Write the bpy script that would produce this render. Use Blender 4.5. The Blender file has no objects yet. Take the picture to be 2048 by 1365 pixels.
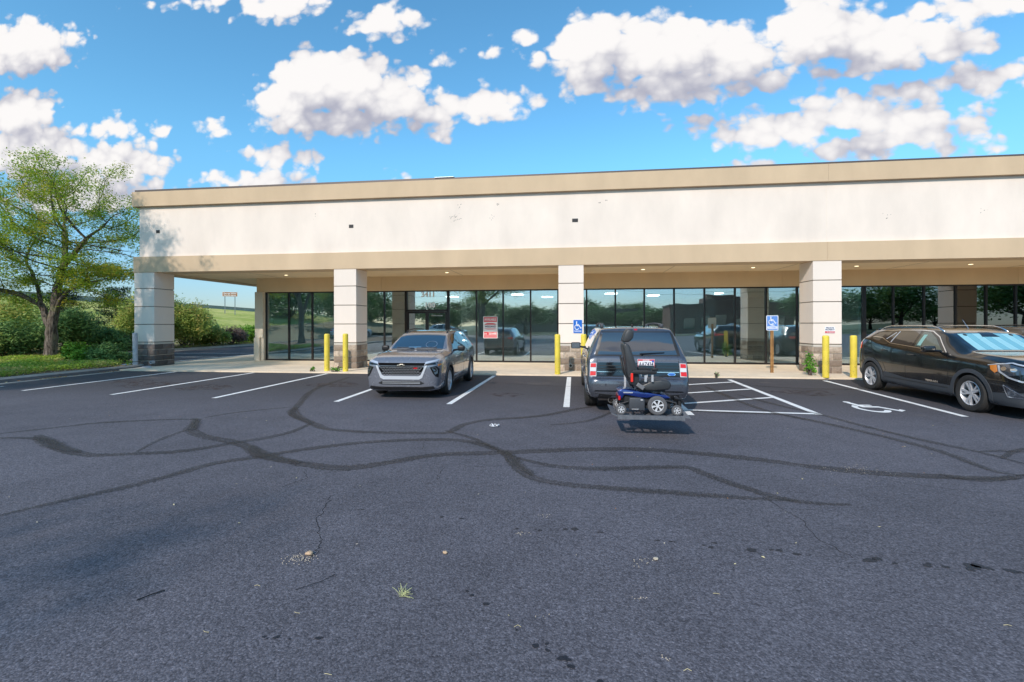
import bpy, bmesh, math, random
import numpy as np
from mathutils import Vector, Matrix, noise
from mathutils.bvhtree import BVHTree
random.seed(7); np.random.seed(7)
R = math.radians
scene = bpy.context.scene
col = scene.collection

# ---------------------------------------------------------------- camera
cam_d = bpy.data.cameras.new('camera'); cam = bpy.data.objects.new('camera', cam_d); col.objects.link(cam)
cam_d.sensor_width = 36.0; cam_d.lens = 945.0/2048*36; cam_d.clip_start = .05; cam_d.clip_end = 3000
cam_d.shift_y = -(682.5-648.0)/2048
cam.matrix_world = Matrix.Translation((0, 0, 1.7)) @ Matrix.Rotation(.1247, 4, 'Z') @ Matrix.Rotation(R(90), 4, 'X') @ Matrix.Rotation(-.0019, 4, 'Z')
scene.camera = cam

# ---------------------------------------------------------------- exposure
vs = scene.view_settings
vs.view_transform = 'Standard'; vs.look = 'None'; vs.gamma = 1; vs.exposure = 0.40
scene.cycles.max_bounces = 8; scene.cycles.transparent_max_bounces = 16
scene.cycles.sample_clamp_indirect = 6

# ---------------------------------------------------------------- sun
SUN_EL = R(34); SX, SY = .36, .933           # light travels toward +X*SX, +Y*SY
sd = Vector((SX, SY, 0)).normalized()*math.cos(SUN_EL) + Vector((0, 0, -math.sin(SUN_EL)))
sun_d = bpy.data.lights.new('sun', 'SUN'); sun = bpy.data.objects.new('sun', sun_d); col.objects.link(sun)
sun_d.energy = 2.75; sun_d.angle = R(.53); sun_d.color = (1, .885, .79)
sun.rotation_euler = (-sd).to_track_quat('Z', 'Y').to_euler(); sun.location = (-20, -40, 40)

# ---------------------------------------------------------------- sky with cumulus clouds
def N(nt, t, loc=None, **kw):
    n = nt.nodes.new(t)
    for k, v in kw.items():
        if k == 'ins':
            for i, x in v.items():
                if hasattr(x, 'is_linked') or isinstance(x, bpy.types.NodeSocket): nt.links.new(x, n.inputs[i])
                else: n.inputs[i].default_value = x
        else: setattr(n, k, v)
    return n
def M(nt, op, a, b=None, c=None, clamp=False):
    ins = {0: a}
    if b is not None: ins[1] = b
    if c is not None: ins[2] = c
    n = N(nt, 'ShaderNodeMath', operation=op, ins=ins); n.use_clamp = clamp
    return n.outputs[0]
def VM(nt, op, a, b=None, out=0):
    ins = {0: a}
    if b is not None: ins[1] = b
    return N(nt, 'ShaderNodeVectorMath', operation=op, ins=ins).outputs[out]
def MIX(nt, f, a, b, mode='MIX'):
    n = N(nt, 'ShaderNodeMix', data_type='RGBA', blend_type=mode)
    for i, x in ((0, f), (6, a), (7, b)):
        if isinstance(x, bpy.types.NodeSocket): nt.links.new(x, n.inputs[i])
        else: n.inputs[i].default_value = x
    return n.outputs[2]

world = bpy.data.worlds.new('World'); scene.world = world; world.use_nodes = True
wt = world.node_tree; wt.nodes.clear()
# cumulus lumps in (x/y, z/y) of the world direction: centre, radii, weight
CLOUDS = [(-1.34,0.68,0.171,0.071,1.0),
(-1.355,0.513,0.125,0.068,1.0),
(-1.099,0.384,0.175,0.054,1.0),
(-1.32,0.422,0.156,0.073,1.0),
(-1.187,0.313,0.206,0.054,1.0),
(-1.081,0.467,0.064,0.026,1.0),
(-1.18,0.464,0.033,0.017,1.0),
(-0.956,0.455,0.021,0.018,1.0),
(-0.824,0.453,0.036,0.015,1.0),
(-0.583,0.545,0.114,0.077,1.0),
(-0.638,0.492,0.091,0.057,1.0),
(-0.488,0.533,0.117,0.078,1.0),
(-0.395,0.494,0.109,0.066,1.0),
(-0.305,0.451,0.067,0.031,1.0),
(-0.488,0.455,0.188,0.038,1.0),
(-0.194,0.471,0.115,0.039,1.0),
(-0.282,0.413,0.022,0.014,1.0),
(-0.656,0.379,0.088,0.03,1.0),
(-0.693,0.327,0.096,0.03,1.0),
(-0.805,0.334,0.043,0.018,1.0),
(-0.655,0.728,0.116,0.039,1.0),
(-0.792,0.749,0.101,0.009,1.0),
(-0.407,0.669,0.083,0.038,1.0),
(-0.102,0.608,0.047,0.014,1.0),
(-0.161,0.58,0.02,0.01,1.0),
(-0.065,0.557,0.03,0.017,1.0),
(-0.271,0.576,0.019,0.009,1.0),
(0.05,0.577,0.103,0.073,1.0),
(0.03,0.521,0.062,0.047,1.0),
(0.182,0.562,0.149,0.074,1.0),
(0.328,0.541,0.115,0.062,1.0),
(0.211,0.488,0.148,0.046,1.0),
(0.395,0.486,0.058,0.028,1.0),
(0.488,0.578,0.101,0.071,1.0),
(0.596,0.546,0.143,0.06,1.0),
(0.71,0.546,0.095,0.048,1.0),
(0.587,0.503,0.107,0.027,1.0),
(0.745,0.601,0.146,0.025,1.0),
(0.787,0.465,0.085,0.036,1.0),
(0.658,0.445,0.075,0.027,1.0),
(0.533,0.41,0.095,0.044,1.0),
(0.413,0.387,0.141,0.038,1.0),
(0.649,0.378,0.132,0.046,1.0),
(0.299,0.406,0.069,0.02,1.0),
(0.719,0.336,0.095,0.021,1.0),
(0.542,0.349,0.136,0.029,1.0),
(0.366,0.321,0.036,0.01,1.0),
(-0.379,0.325,0.019,0.01,1.0),
(-0.986,0.327,0.066,0.026,1.0),
(0.474,0.639,0.055,0.039,1.0)]

cg = bpy.data.node_groups.new('cloud_field', 'ShaderNodeTree')
cg.interface.new_socket('P', in_out='INPUT', socket_type='NodeSocketVector')
cg.interface.new_socket('F', in_out='OUTPUT', socket_type='NodeSocketFloat'); cg.interface.new_socket('S', in_out='OUTPUT', socket_type='NodeSocketFloat'); cg.interface.new_socket('V', in_out='OUTPUT', socket_type='NodeSocketFloat')
gi = cg.nodes.new('NodeGroupInput'); go = cg.nodes.new('NodeGroupOutput')
P = gi.outputs[0]
wn = N(cg, 'ShaderNodeTexNoise', ins={'Vector': VM(cg, 'MULTIPLY', P, (16, 16, 5)), 'Scale': 1.0, 'Detail': 2.0})
Pw = VM(cg, 'ADD', P, VM(cg, 'MULTIPLY', VM(cg, 'SUBTRACT', wn.outputs['Color'], (.5, .5, .5)), (.035, .022, 0)))
acc = None
for (cx, cy, rx, ry, w) in CLOUDS:
    v = VM(cg, 'MULTIPLY', VM(cg, 'SUBTRACT', Pw, (cx, cy, 0)), (1/rx, 1/ry, 0))
    d = VM(cg, 'LENGTH', v, out=1)
    f = M(cg, 'MULTIPLY', M(cg, 'SUBTRACT', 1.0, d), w*min(rx, ry))
    acc = f if acc is None else M(cg, 'MAXIMUM', acc, f)
n1 = N(cg, 'ShaderNodeTexNoise', ins={'Vector': VM(cg, 'MULTIPLY', P, (20, 26, 9)), 'Scale': 1.0, 'Detail': 6.0, 'Roughness': .52})
v1 = N(cg, 'ShaderNodeTexVoronoi', feature='F1', voronoi_dimensions='2D', ins={'Vector': VM(cg, 'MULTIPLY', Pw, (22, 27, 0)), 'Scale': 1.0})
f = M(cg, 'ADD', acc, M(cg, 'MULTIPLY', M(cg, 'SUBTRACT', n1.outputs[0], .5), .058))
v2 = N(cg, 'ShaderNodeTexVoronoi', feature='F1', voronoi_dimensions='2D', ins={'Vector': VM(cg, 'ADD', VM(cg, 'MULTIPLY', Pw, (52, 62, 0)), VM(cg, 'MULTIPLY', n1.outputs['Color'], (1.5, 1.5, 0))), 'Scale': 1.0})
vs_ = M(cg, 'ADD', M(cg, 'SUBTRACT', .45, v1.outputs['Distance']), M(cg, 'MULTIPLY', M(cg, 'SUBTRACT', .45, v2.outputs['Distance']), .35))
f = M(cg, 'ADD', f, M(cg, 'MULTIPLY', vs_, .034))
for k_, nm in enumerate(('F', 'S', 'V')): cg.links.new((f, M(cg, 'MAXIMUM', acc, -.03), vs_)[k_], go.inputs[k_])

tc = N(wt, 'ShaderNodeTexCoord')
sep = N(wt, 'ShaderNodeSeparateXYZ', ins={0: tc.outputs['Generated']})
ay = M(wt, 'MAXIMUM', M(wt, 'ABSOLUTE', sep.outputs[1]), .02)
pv = N(wt, 'ShaderNodeCombineXYZ', ins={0: M(wt, 'DIVIDE', sep.outputs[0], ay), 1: M(wt, 'DIVIDE', sep.outputs[2], ay)}).outputs[0]
def field(p):
    g = wt.nodes.new('ShaderNodeGroup'); g.node_tree = cg; wt.links.new(p, g.inputs[0]); return g.outputs
(f0, s0, v0), (_, s2, _) = field(pv), field(VM(wt, 'ADD', pv, (-.035, .075, 0)))
n4 = N(wt, 'ShaderNodeTexNoise', ins={'Vector': VM(wt, 'MULTIPLY', pv, (14, 22, 8)), 'Scale': 1.0, 'Detail': 4.0})
mask = N(wt, 'ShaderNodeMapRange', interpolation_type='SMOOTHSTEP', ins={0: f0, 1: -.004, 2: .015}).outputs[0]
lit = M(wt, 'ADD', M(wt, 'MULTIPLY', M(wt, 'SUBTRACT', s0, s2), 9.0), M(wt, 'MULTIPLY', v0, .55))
lit = M(wt, 'ADD', lit, M(wt, 'MULTIPLY', M(wt, 'SUBTRACT', n4.outputs[0], .5), .6))
lit = N(wt, 'ShaderNodeMapRange', interpolation_type='SMOOTHSTEP', ins={0: lit, 1: -.50, 2: .46}).outputs[0]
ccol = MIX(wt, lit, (.46, .47, .57, 1), (1.0, .975, .965, 1))
sky = N(wt, 'ShaderNodeTexSky', sky_type='NISHITA')
sky.sun_disc = False; sky.sun_elevation = SUN_EL; sky.sun_rotation = math.atan2(-SX, -SY); sky.air_density = 1.0; sky.dust_density = .4; sky.ozone_density = 2.0
skyc = N(wt, 'ShaderNodeHueSaturation', ins={'Saturation': 1.08, 'Value': 1.0, 'Color': sky.outputs[0]}).outputs[0]
skyc = MIX(wt, 1.0, skyc, (.86, 1.05, 1.10, 1), 'MULTIPLY')
hz = N(wt, 'ShaderNodeMapRange', interpolation_type='SMOOTHSTEP', ins={0: sep.outputs[2], 1: -.02, 2: .34}).outputs[0]
skyc = MIX(wt, 1.0, skyc, MIX(wt, hz, (.52, .50, .62, 1), (.86, 1.13, 1.08, 1)), 'MULTIPLY')
SKYS = .15
skyb = N(wt, 'ShaderNodeBackground', ins={0: skyc, 1: SKYS})
clb = N(wt, 'ShaderNodeBackground', ins={0: ccol, 1: .745})
up = N(wt, 'ShaderNodeMapRange', ins={0: sep.outputs[2], 1: .0, 2: .03}).outputs[0]
wm = N(wt, 'ShaderNodeMixShader', ins={0: M(wt, 'MULTIPLY', mask, up), 1: skyb.outputs[0], 2: clb.outputs[0]})
wo = N(wt, 'ShaderNodeOutputWorld', ins={0: wm.outputs[0]})
world.cycles.sampling_method = 'MANUAL'; world.cycles.sample_map_resolution = 1024

# ================================================================ helpers
def tag(o, label=None, cat=None, group=None, kind=None):
    if label: o['label'] = label
    if cat: o['category'] = cat
    if group: o['group'] = group
    if kind: o['kind'] = kind
    return o
def empty(name, loc=(0, 0, 0), rz=0, **kw):
    o = bpy.data.objects.new(name, None); col.objects.link(o); o.location = loc; o.rotation_euler = (0, 0, rz)
    o.empty_display_size = .2
    return tag(o, **kw)
class MB:
    def __init__(s): s.v = []; s.f = []; s.m = []; s.uv = None
    def add(s, vs, fs, mi=0):
        b = len(s.v); s.v += [tuple(v) for v in vs]; s.f += [tuple(i+b for i in f) for f in fs]; s.m += [mi]*len(fs); return s
    def box(s, x0, x1, y0, y1, z0, z1, mi=0, mat=None):
        vs = [Vector(p) for p in ((x0,y0,z0),(x1,y0,z0),(x1,y1,z0),(x0,y1,z0),(x0,y0,z1),(x1,y0,z1),(x1,y1,z1),(x0,y1,z1))]
        if mat is not None: vs = [mat @ v for v in vs]
        return s.add(vs, [(0,3,2,1),(4,5,6,7),(0,1,5,4),(1,2,6,5),(2,3,7,6),(3,0,4,7)], mi)
    def cbox(s, c, d, rot=None, mi=0, bev=0):
        m = Matrix.Translation(c) @ (rot.to_4x4() if rot is not None else Matrix())
        if not bev: return s.box(-d[0]/2, d[0]/2, -d[1]/2, d[1]/2, -d[2]/2, d[2]/2, mi, m)
        bm = bmesh.new(); bmesh.ops.create_cube(bm, size=1)
        for v in bm.verts: v.co = Vector((v.co.x*d[0], v.co.y*d[1], v.co.z*d[2]))
        bmesh.ops.bevel(bm, geom=list(bm.edges), offset=bev, segments=3, affect='EDGES', profile=.5)
        for v in bm.verts: v.co = m @ v.co
        bm.verts.index_update(); s.add([v.co for v in bm.verts], [[v.index for v in f.verts] for f in bm.faces], mi); bm.free(); return s
    def tube(s, pts, rad, n=8, mi=0, caps=True):
        pts = [Vector(p) for p in pts]; k = len(pts)
        if not hasattr(rad, '__len__'): rad = [rad]*k
        vs = []; up = None
        for i, p in enumerate(pts):
            d = (pts[min(i+1, k-1)]-pts[max(i-1, 0)]).normalized()
            if up is None: up = d.orthogonal().normalized()
            up = (up-d*up.dot(d));
            if up.length < 1e-5: up = d.orthogonal()
            up.normalize(); w = d.cross(up)
            for j in range(n):
                a = 2*math.pi*j/n; vs.append(p+(up*math.cos(a)+w*math.sin(a))*rad[i])
        fs = [(i*n+j, i*n+(j+1) % n, (i+1)*n+(j+1) % n, (i+1)*n+j) for i in range(k-1) for j in range(n)]
        if caps: fs += [tuple(range(n-1, -1, -1)), tuple(range((k-1)*n, k*n))]
        return s.add(vs, fs, mi)
    def lathe(s, prof, n=24, mat=None, mi=0, closed=False):   # prof: (r, z) about Z
        vs = []
        for r, z in prof:
            for j in range(n):
                a = 2*math.pi*j/n; v = Vector((r*math.cos(a), r*math.sin(a), z)); vs.append(mat @ v if mat is not None else v)
        k = len(prof)
        fs = [(i*n+j, i*n+(j+1) % n, ((i+1) % k)*n+(j+1) % n, ((i+1) % k)*n+j) for i in range(k if closed else k-1) for j in range(n)]
        return s.add(vs, fs, mi)
    def prism(s, poly, y0, y1, mat=None, mi=0):    # poly in (x,z), extruded along y
        n = len(poly); vs = [Vector((x, y0, z)) for x, z in poly]+[Vector((x, y1, z)) for x, z in poly]
        if mat is not None: vs = [mat @ v for v in vs]
        return s.add(vs, [tuple(range(n)), tuple(range(2*n-1, n-1, -1))]+[(i, i+n, (i+1) % n+n, (i+1) % n) for i in range(n)], mi)
    def build(s, name, mats, parent=None, smooth=False, angle=None, fixn=True, **kw):
        me = bpy.data.meshes.new(name); me.from_pydata(s.v, [], s.f)
        for m in (mats if isinstance(mats, (list, tuple)) else [mats]): me.materials.append(m)
        me.polygons.foreach_set('material_index', s.m)
        if fixn:
            bm = bmesh.new(); bm.from_mesh(me); bmesh.ops.recalc_face_normals(bm, faces=bm.faces); bm.to_mesh(me); bm.free()
        if smooth or angle:
            me.polygons.foreach_set('use_smooth', [True]*len(me.polygons))
            if angle: me.set_sharp_from_angle(angle=R(angle))
        o = bpy.data.objects.new(name, me); col.objects.link(o)
        if parent: o.parent = parent
        return tag(o, **kw)
def copy_tree(o, parent=None):
    c = o.copy(); col.objects.link(c); c.parent = parent
    for ch in list(o.children): copy_tree(ch, c)
    return c
def mirror(poly): return [(-x, z) for x, z in reversed(poly)]

# ---------------------------------------------------------------- materials
def mat(name, colr=(.5,.5,.5), rough=.6, metal=0, coat=0, spec=.5, var=0, vscale=3, bump=0, bscale=40, emis=None, detail=4, tint=None):
    m = bpy.data.materials.new(name); m.use_nodes = True; nt = m.node_tree; b = nt.nodes['Principled BSDF']
    b.inputs['Roughness'].default_value = rough; b.inputs['Metallic'].default_value = metal
    b.inputs['Coat Weight'].default_value = coat; b.inputs['Coat Roughness'].default_value = .04
    b.inputs['Specular IOR Level'].default_value = spec
    b.inputs['Base Color'].default_value = (*colr, 1)
    if var or bump: tcn = N(nt, 'ShaderNodeTexCoord').outputs['Object']
    if var:
        n = N(nt, 'ShaderNodeTexNoise', ins={'Vector': tcn, 'Scale': vscale, 'Detail': float(detail), 'Roughness': .6})
        n2 = N(nt, 'ShaderNodeTexNoise', ins={'Vector': tcn, 'Scale': vscale*11, 'Detail': 3.0})
        fac = N(nt, 'ShaderNodeMapRange', ins={0: M(nt, 'ADD', M(nt, 'MULTIPLY', n.outputs[0], .7), M(nt, 'MULTIPLY', n2.outputs[0], .3)), 1: .3, 2: .7}).outputs[0]
        lo = tuple(c*(1-var) for c in colr); hi = tuple(min(1, c*(1+var)) for c in colr)
        if tint: lo = tint
        nt.links.new(MIX(nt, fac, (*lo, 1), (*hi, 1)), b.inputs['Base Color'])
    if bump:
        n = N(nt, 'ShaderNodeTexNoise', ins={'Vector': tcn, 'Scale': bscale, 'Detail': 4.0})
        bp = N(nt, 'ShaderNodeBump', ins={'Strength': bump, 'Distance': .01, 'Height': n.outputs[0]})
        nt.links.new(bp.outputs[0], b.inputs['Normal'])
    if emis:
        b.inputs['Emission Color'].default_value = (*emis[0], 1); b.inputs['Emission Strength'].default_value = emis[1]
    return m

# ================================================================ ground materials
def asphalt(name, marks=False):
    m = bpy.data.materials.new(name); m.use_nodes = True; nt = m.node_tree; b = nt.nodes['Principled BSDF']
    p = N(nt, 'ShaderNodeTexCoord').outputs['Object']
    a1 = N(nt, 'ShaderNodeTexVoronoi', ins={'Vector': p, 'Scale': 95.0, 'Randomness': 1.0})
    a2 = N(nt, 'ShaderNodeTexNoise', ins={'Vector': p, 'Scale': 60.0, 'Detail': 3.0, 'Roughness': .7})
    a3 = N(nt, 'ShaderNodeTexNoise', ins={'Vector': p, 'Scale': .35, 'Detail': 6.0, 'Roughness': .6})
    a4 = N(nt, 'ShaderNodeTexNoise', ins={'Vector': p, 'Scale': 2.2, 'Detail': 5.0, 'Roughness': .6})
    a5 = N(nt, 'ShaderNodeTexNoise', ins={'Vector': p, 'Scale': 22.0, 'Detail': 5.0, 'Roughness': .8})
    grain = M(nt, 'MULTIPLY', N(nt, 'ShaderNodeMapRange', ins={0: a2.outputs[0], 1: .32, 2: .68}).outputs[0], N(nt, 'ShaderNodeSeparateColor', ins={0: a1.outputs['Color']}).outputs[0])
    grain = M(nt, 'ADD', M(nt, 'MULTIPLY', grain, .75), M(nt, 'MULTIPLY', N(nt, 'ShaderNodeMapRange', ins={0: a5.outputs[0], 1: .3, 2: .7}).outputs[0], .35))
    if marks: lo, hi = (.034, .029, .026, 1), (.125, .112, .10, 1)
    else: lo, hi = (.028, .027, .033, 1), (.250, .240, .275, 1)
    c = MIX(nt, grain, lo, hi)
    big = N(nt, 'ShaderNodeMapRange', ins={0: M(nt, 'ADD', M(nt, 'MULTIPLY', a3.outputs[0], .6), M(nt, 'MULTIPLY', a4.outputs[0], .4)), 1: .35, 2: .65, 3: .80, 4: 1.18}).outputs[0]
    c = MIX(nt, 1.0, c, N(nt, 'ShaderNodeCombineColor', ins={0: big, 1: big, 2: big}).outputs[0], 'MULTIPLY')
    if not marks:
        # darker tone towards the parking bays, with dried puddle stains
        sp = N(nt, 'ShaderNodeSeparateXYZ', ins={0: p})
        ed = M(nt, 'ADD', sp.outputs[1], M(nt, 'MULTIPLY', M(nt, 'SUBTRACT', a4.outputs[0], .5), 2.2))
        bay = N(nt, 'ShaderNodeMapRange', interpolation_type='SMOOTHSTEP', ins={0: ed, 1: 8.2, 2: 12.6}).outputs[0]
        c = MIX(nt, M(nt, 'MULTIPLY', bay, .66), c, (.042, .039, .041, 1))
        ox = N(nt, 'ShaderNodeTexNoise', ins={'Vector': VM(nt, 'MULTIPLY', p, (.5, .5, 1)), 'Scale': 1.0, 'Detail': 6.0, 'Roughness': .65})
        dust = N(nt, 'ShaderNodeMapRange', interpolation_type='SMOOTHSTEP', ins={0: ox.outputs[0], 1: .60, 2: .72}).outputs[0]
        dust = M(nt, 'MULTIPLY', dust, N(nt, 'ShaderNodeMapRange', ins={0: sp.outputs[1], 1: 8.0, 2: 10.5}).outputs[0])
        c = MIX(nt, M(nt, 'MULTIPLY', dust, .45), c, (.17, .145, .12, 1))
    nt.links.new(c, b.inputs['Base Color'])
    b.inputs['Roughness'].default_value = .82 if not marks else .62
    b.inputs['Specular IOR Level'].default_value = .35
    bp = N(nt, 'ShaderNodeBump', ins={'Strength': .55, 'Distance': .006, 'Height': M(nt, 'ADD', M(nt, 'MULTIPLY', a1.outputs['Distance'], -.8), a2.outputs[0])})
    nt.links.new(bp.outputs[0], b.inputs['Normal'])
    if marks:
        uv = N(nt, 'ShaderNodeSeparateXYZ', ins={0: N(nt, 'ShaderNodeTexCoord').outputs['UV']})
        d = M(nt, 'ABSOLUTE', M(nt, 'SUBTRACT', uv.outputs[1], .5))
        e = N(nt, 'ShaderNodeMapRange', interpolation_type='SMOOTHSTEP', ins={0: M(nt, 'ADD', d, M(nt, 'MULTIPLY', M(nt, 'SUBTRACT', a5.outputs[0], .5), .9)), 1: .46, 2: .36}).outputs[0]
        s = N(nt, 'ShaderNodeTexNoise', noise_dimensions='2D', ins={'Vector': N(nt, 'ShaderNodeCombineXYZ', ins={0: M(nt, 'MULTIPLY', uv.outputs[0], .8), 1: M(nt, 'MULTIPLY', uv.outputs[1], 7.0)}).outputs[0], 'Scale': 1.0, 'Detail': 4.0})
        s = N(nt, 'ShaderNodeMapRange', ins={0: s.outputs[0], 1: .35, 2: .6, 3: .45, 4: 1.0}).outputs[0]
        endf = N(nt, 'ShaderNodeMapRange', ins={0: uv.outputs[2], 1: 0.0, 2: 1.0}).outputs[0]
        al = M(nt, 'MULTIPLY', M(nt, 'MULTIPLY', e, s), .88)
        g = N(nt, 'ShaderNodeMapRange', ins={0: a2.outputs[0], 1: .40, 2: .54, 3: 1.0, 4: .38}).outputs[0]
        nt.links.new(M(nt, 'MULTIPLY', al, g), b.inputs['Alpha'])
    return m
ASPH = asphalt('asphalt'); RUBBER = asphalt('rubber_mark', True)
def concrete(name, c, var=.16, joint=None):
    m = mat(name, c, .85, var=var, vscale=.9, bump=.25, bscale=60, detail=8)
    return m
CONC = concrete('walk_concrete', (.80, .66, .49)); CONC2 = concrete('kerb_concrete', (.40, .36, .31), .25)
KERBFACE = concrete('kerb_face', (.16, .155, .155), .3)
def linepaint(name='line_paint'):
    m = mat(name, (.88, .88, .86), .6, var=.12, vscale=5); nt = m.node_tree; b = nt.nodes['Principled BSDF']
    p = N(nt, 'ShaderNodeTexCoord').outputs['Object']
    n = N(nt, 'ShaderNodeTexNoise', ins={'Vector': p, 'Scale': 45.0, 'Detail': 5.0, 'Roughness': .75})
    nt.links.new(N(nt, 'ShaderNodeMapRange', ins={0: n.outputs[0], 1: .31, 2: .39}).outputs[0], b.inputs['Alpha']); return m
LINE = linepaint()
grass_dry = mat('grass_ground', (.05, .065, .022), .95, var=.4, vscale=.12, tint=(.10, .13, .03), detail=10)
def hillmat():
    m = bpy.data.materials.new('hill_grass'); m.use_nodes = True; nt = m.node_tree; b = nt.nodes['Principled BSDF']
    p = N(nt, 'ShaderNodeTexCoord').outputs['Object']
    n = N(nt, 'ShaderNodeTexNoise', ins={'Vector': VM(nt, 'MULTIPLY', p, (.05, .05, .5)), 'Scale': 1.0, 'Detail': 8.0, 'Roughness': .65})
    n2 = N(nt, 'ShaderNodeTexNoise', ins={'Vector': VM(nt, 'MULTIPLY', p, (.9, .9, 2.5)), 'Scale': 1.0, 'Detail': 5.0, 'Roughness': .7})
    c = MIX(nt, N(nt, 'ShaderNodeMapRange', ins={0: n.outputs[0], 1: .4, 2: .62}).outputs[0], (.36, .42, .07, 1), (.72, .64, .22, 1))
    c = MIX(nt, N(nt, 'ShaderNodeMapRange', ins={0: n2.outputs[0], 1: .35, 2: .65, 3: 0, 4: .6}).outputs[0], c, (.22, .30, .055, 1))
    n3 = N(nt, 'ShaderNodeTexNoise', ins={'Vector': VM(nt, 'MULTIPLY', p, (.03, .012, .03)), 'Scale': 1.0, 'Detail': 4.0})
    c = MIX(nt, N(nt, 'ShaderNodeMapRange', interpolation_type='SMOOTHSTEP', ins={0: n3.outputs[0], 1: .62, 2: .70, 3: 0, 4: .6}).outputs[0], c, (.33, .22, .13, 1))
    nt.links.new(c, b.inputs['Base Color']); b.inputs['Roughness'].default_value = .95; b.inputs['Specular IOR Level'].default_value = .1
    nt.links.new(N(nt, 'ShaderNodeBump', ins={'Strength': .8, 'Distance': .3, 'Height': n2.outputs[0]}).outputs[0], b.inputs['Normal'])
    return m
HILL = hillmat()
mulch = mat('mulch', (.16, .10, .055), .95, var=.5, vscale=6, bump=.8, bscale=30)
soil = mat('dry_verge', (.23, .20, .085), .95, var=.4, vscale=1.2, bump=.8, bscale=30, tint=(.14, .09, .05))

# ================================================================ ground, road, verge, hill
MB().add([(-900,-700,-.06),(900,-700,-.06),(900,900,-.06),(-900,900,-.06)], [(0,1,2,3)]).build('ground', grass_dry, kind='structure')
MB().add([(-25.3,-60,0),(70,-60,0),(70,70,0),(-25.3,70,0)], [(0,1,2,3)]).build('parking_lot', ASPH, kind='structure')
# planted island: rounded outline, kerb, soil
def round_poly(pts, r, n=6):
    out = []; k = len(pts)
    for i in range(k):
        p0, p, p1 = Vector(pts[i-1]), Vector(pts[i]), Vector(pts[(i+1) % k])
        a = p+(p0-p).normalized()*r; b = p+(p1-p).normalized()*r
        for j in range(n+1):
            t = j/n; out.append(tuple((a*(1-t)**2+p*2*t*(1-t)+b*t*t)))
    return out
ISL = round_poly([(-16.45,-12),(-16.45,16.35),(-17.5,17.9),(-21,19.6),(-24.3,21.0),(-24.3,-12)], .7)
def inset(poly, d):
    k = len(poly); out = []
    for i in range(k):
        a, b, c = Vector(poly[i-1]), Vector(poly[i]), Vector(poly[(i+1) % k])
        t = ((b-a).normalized()+(c-b).normalized()); t = t.normalized() if t.length > 1e-6 else (c-b).normalized()
        out.append(b+Vector((-t.y, t.x))*d)
    return out
kb = MB(); o = ISL; i1 = inset(ISL, .05); i2 = inset(ISL, .17)
k = len(o)
vs = [(p[0], p[1], -.02) for p in o]+[(p[0], p[1], .10) for p in o]+[(p.x, p.y, .15) for p in i1]+[(p.x, p.y, .15) for p in i2]+[(p.x, p.y, .02) for p in i2]
kb.add(vs, [(L_*k+i, L_*k+(i+1) % k, (L_+1)*k+(i+1) % k, (L_+1)*k+i) for L_ in range(4) for i in range(k)])
kb.m = [1]*k+[0]*(3*k)
kb.build('island_kerb', [CONC2, KERBFACE], kind='structure', angle=40)
i3 = inset(ISL, .168)
MB().add([(p.x, p.y, .128) for p in i3], [tuple(range(k))]).build('island_soil', mulch, kind='structure')
# gutter apron in front of the island kerb
MB().add([(-16.45,-12,.004),(-16.12,-12,.004),(-16.12,15.35,.004),(-16.45,16.3,.004)], [(0,1,2,3)]).build('gutter', CONC2, kind='structure')
# pale ramp where island kerb meets the walk
rm = MB(); rm.add([(-17.5,16.75,.155),(-17.15,15.95,.13),(-16.45,15.5,.006),(-16.2,15.39,.004),(-15.9,15.39,.052),(-15.9,16.2,.056),(-16.6,16.9,.056),(-17.3,17.4,.10)], [(0,1,2,3,4,5,6,7)])
rm.build('kerb_ramp', mat('pale_concrete', (.52, .52, .53), .8, var=.25, vscale=4, bump=.4), kind='structure')
# far kerb of the service drive and its verge
MB().box(-25.46,-25.3,-60,70,-.02,.13).build('drive_kerb', CONC2, kind='structure')
MB().add([(-25.3,-60,.004),(-24.95,-60,.004),(-24.95,70,.004),(-25.3,70,.004)], [(0,1,2,3)]).build('drive_gutter', CONC2, kind='structure')
def hill_h(x, y):
    d = (x+108)*.974+(y-82)*.227            # metres in front of the embankment crest
    t = min(max(1-d/62.0, 0), 1)
    h = 6.9*(t*t*(3-2*t)*.45+t*.55)
    return .12+h+(noise.noise(Vector((x*.07, y*.07, 0)))*.25+noise.noise(Vector((x*.4, y*.4, 3)))*.07)*min(1, max(0, (-26.5-x)/12))
def grid_mesh(name, x0, x1, nx, y0, y1, ny, fn, m, **kw):
    xs = np.linspace(x0, x1, nx); ys = np.linspace(y0, y1, ny)
    vs = [(x, y, fn(x, y)) for y in ys for x in xs]
    fs = [(j*nx+i, j*nx+i+1, (j+1)*nx+i+1, (j+1)*nx+i) for j in range(ny-1) for i in range(nx-1)]
    return MB().add(vs, fs).build(name, m, smooth=True, fixn=False, **kw)
grid_mesh('verge', -38, -25.46, 20, -40, 90, 120, hill_h, soil, kind='structure')
grid_mesh('hill', -210, -38, 110, -40, 420, 160, hill_h, HILL, kind='structure')

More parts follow.
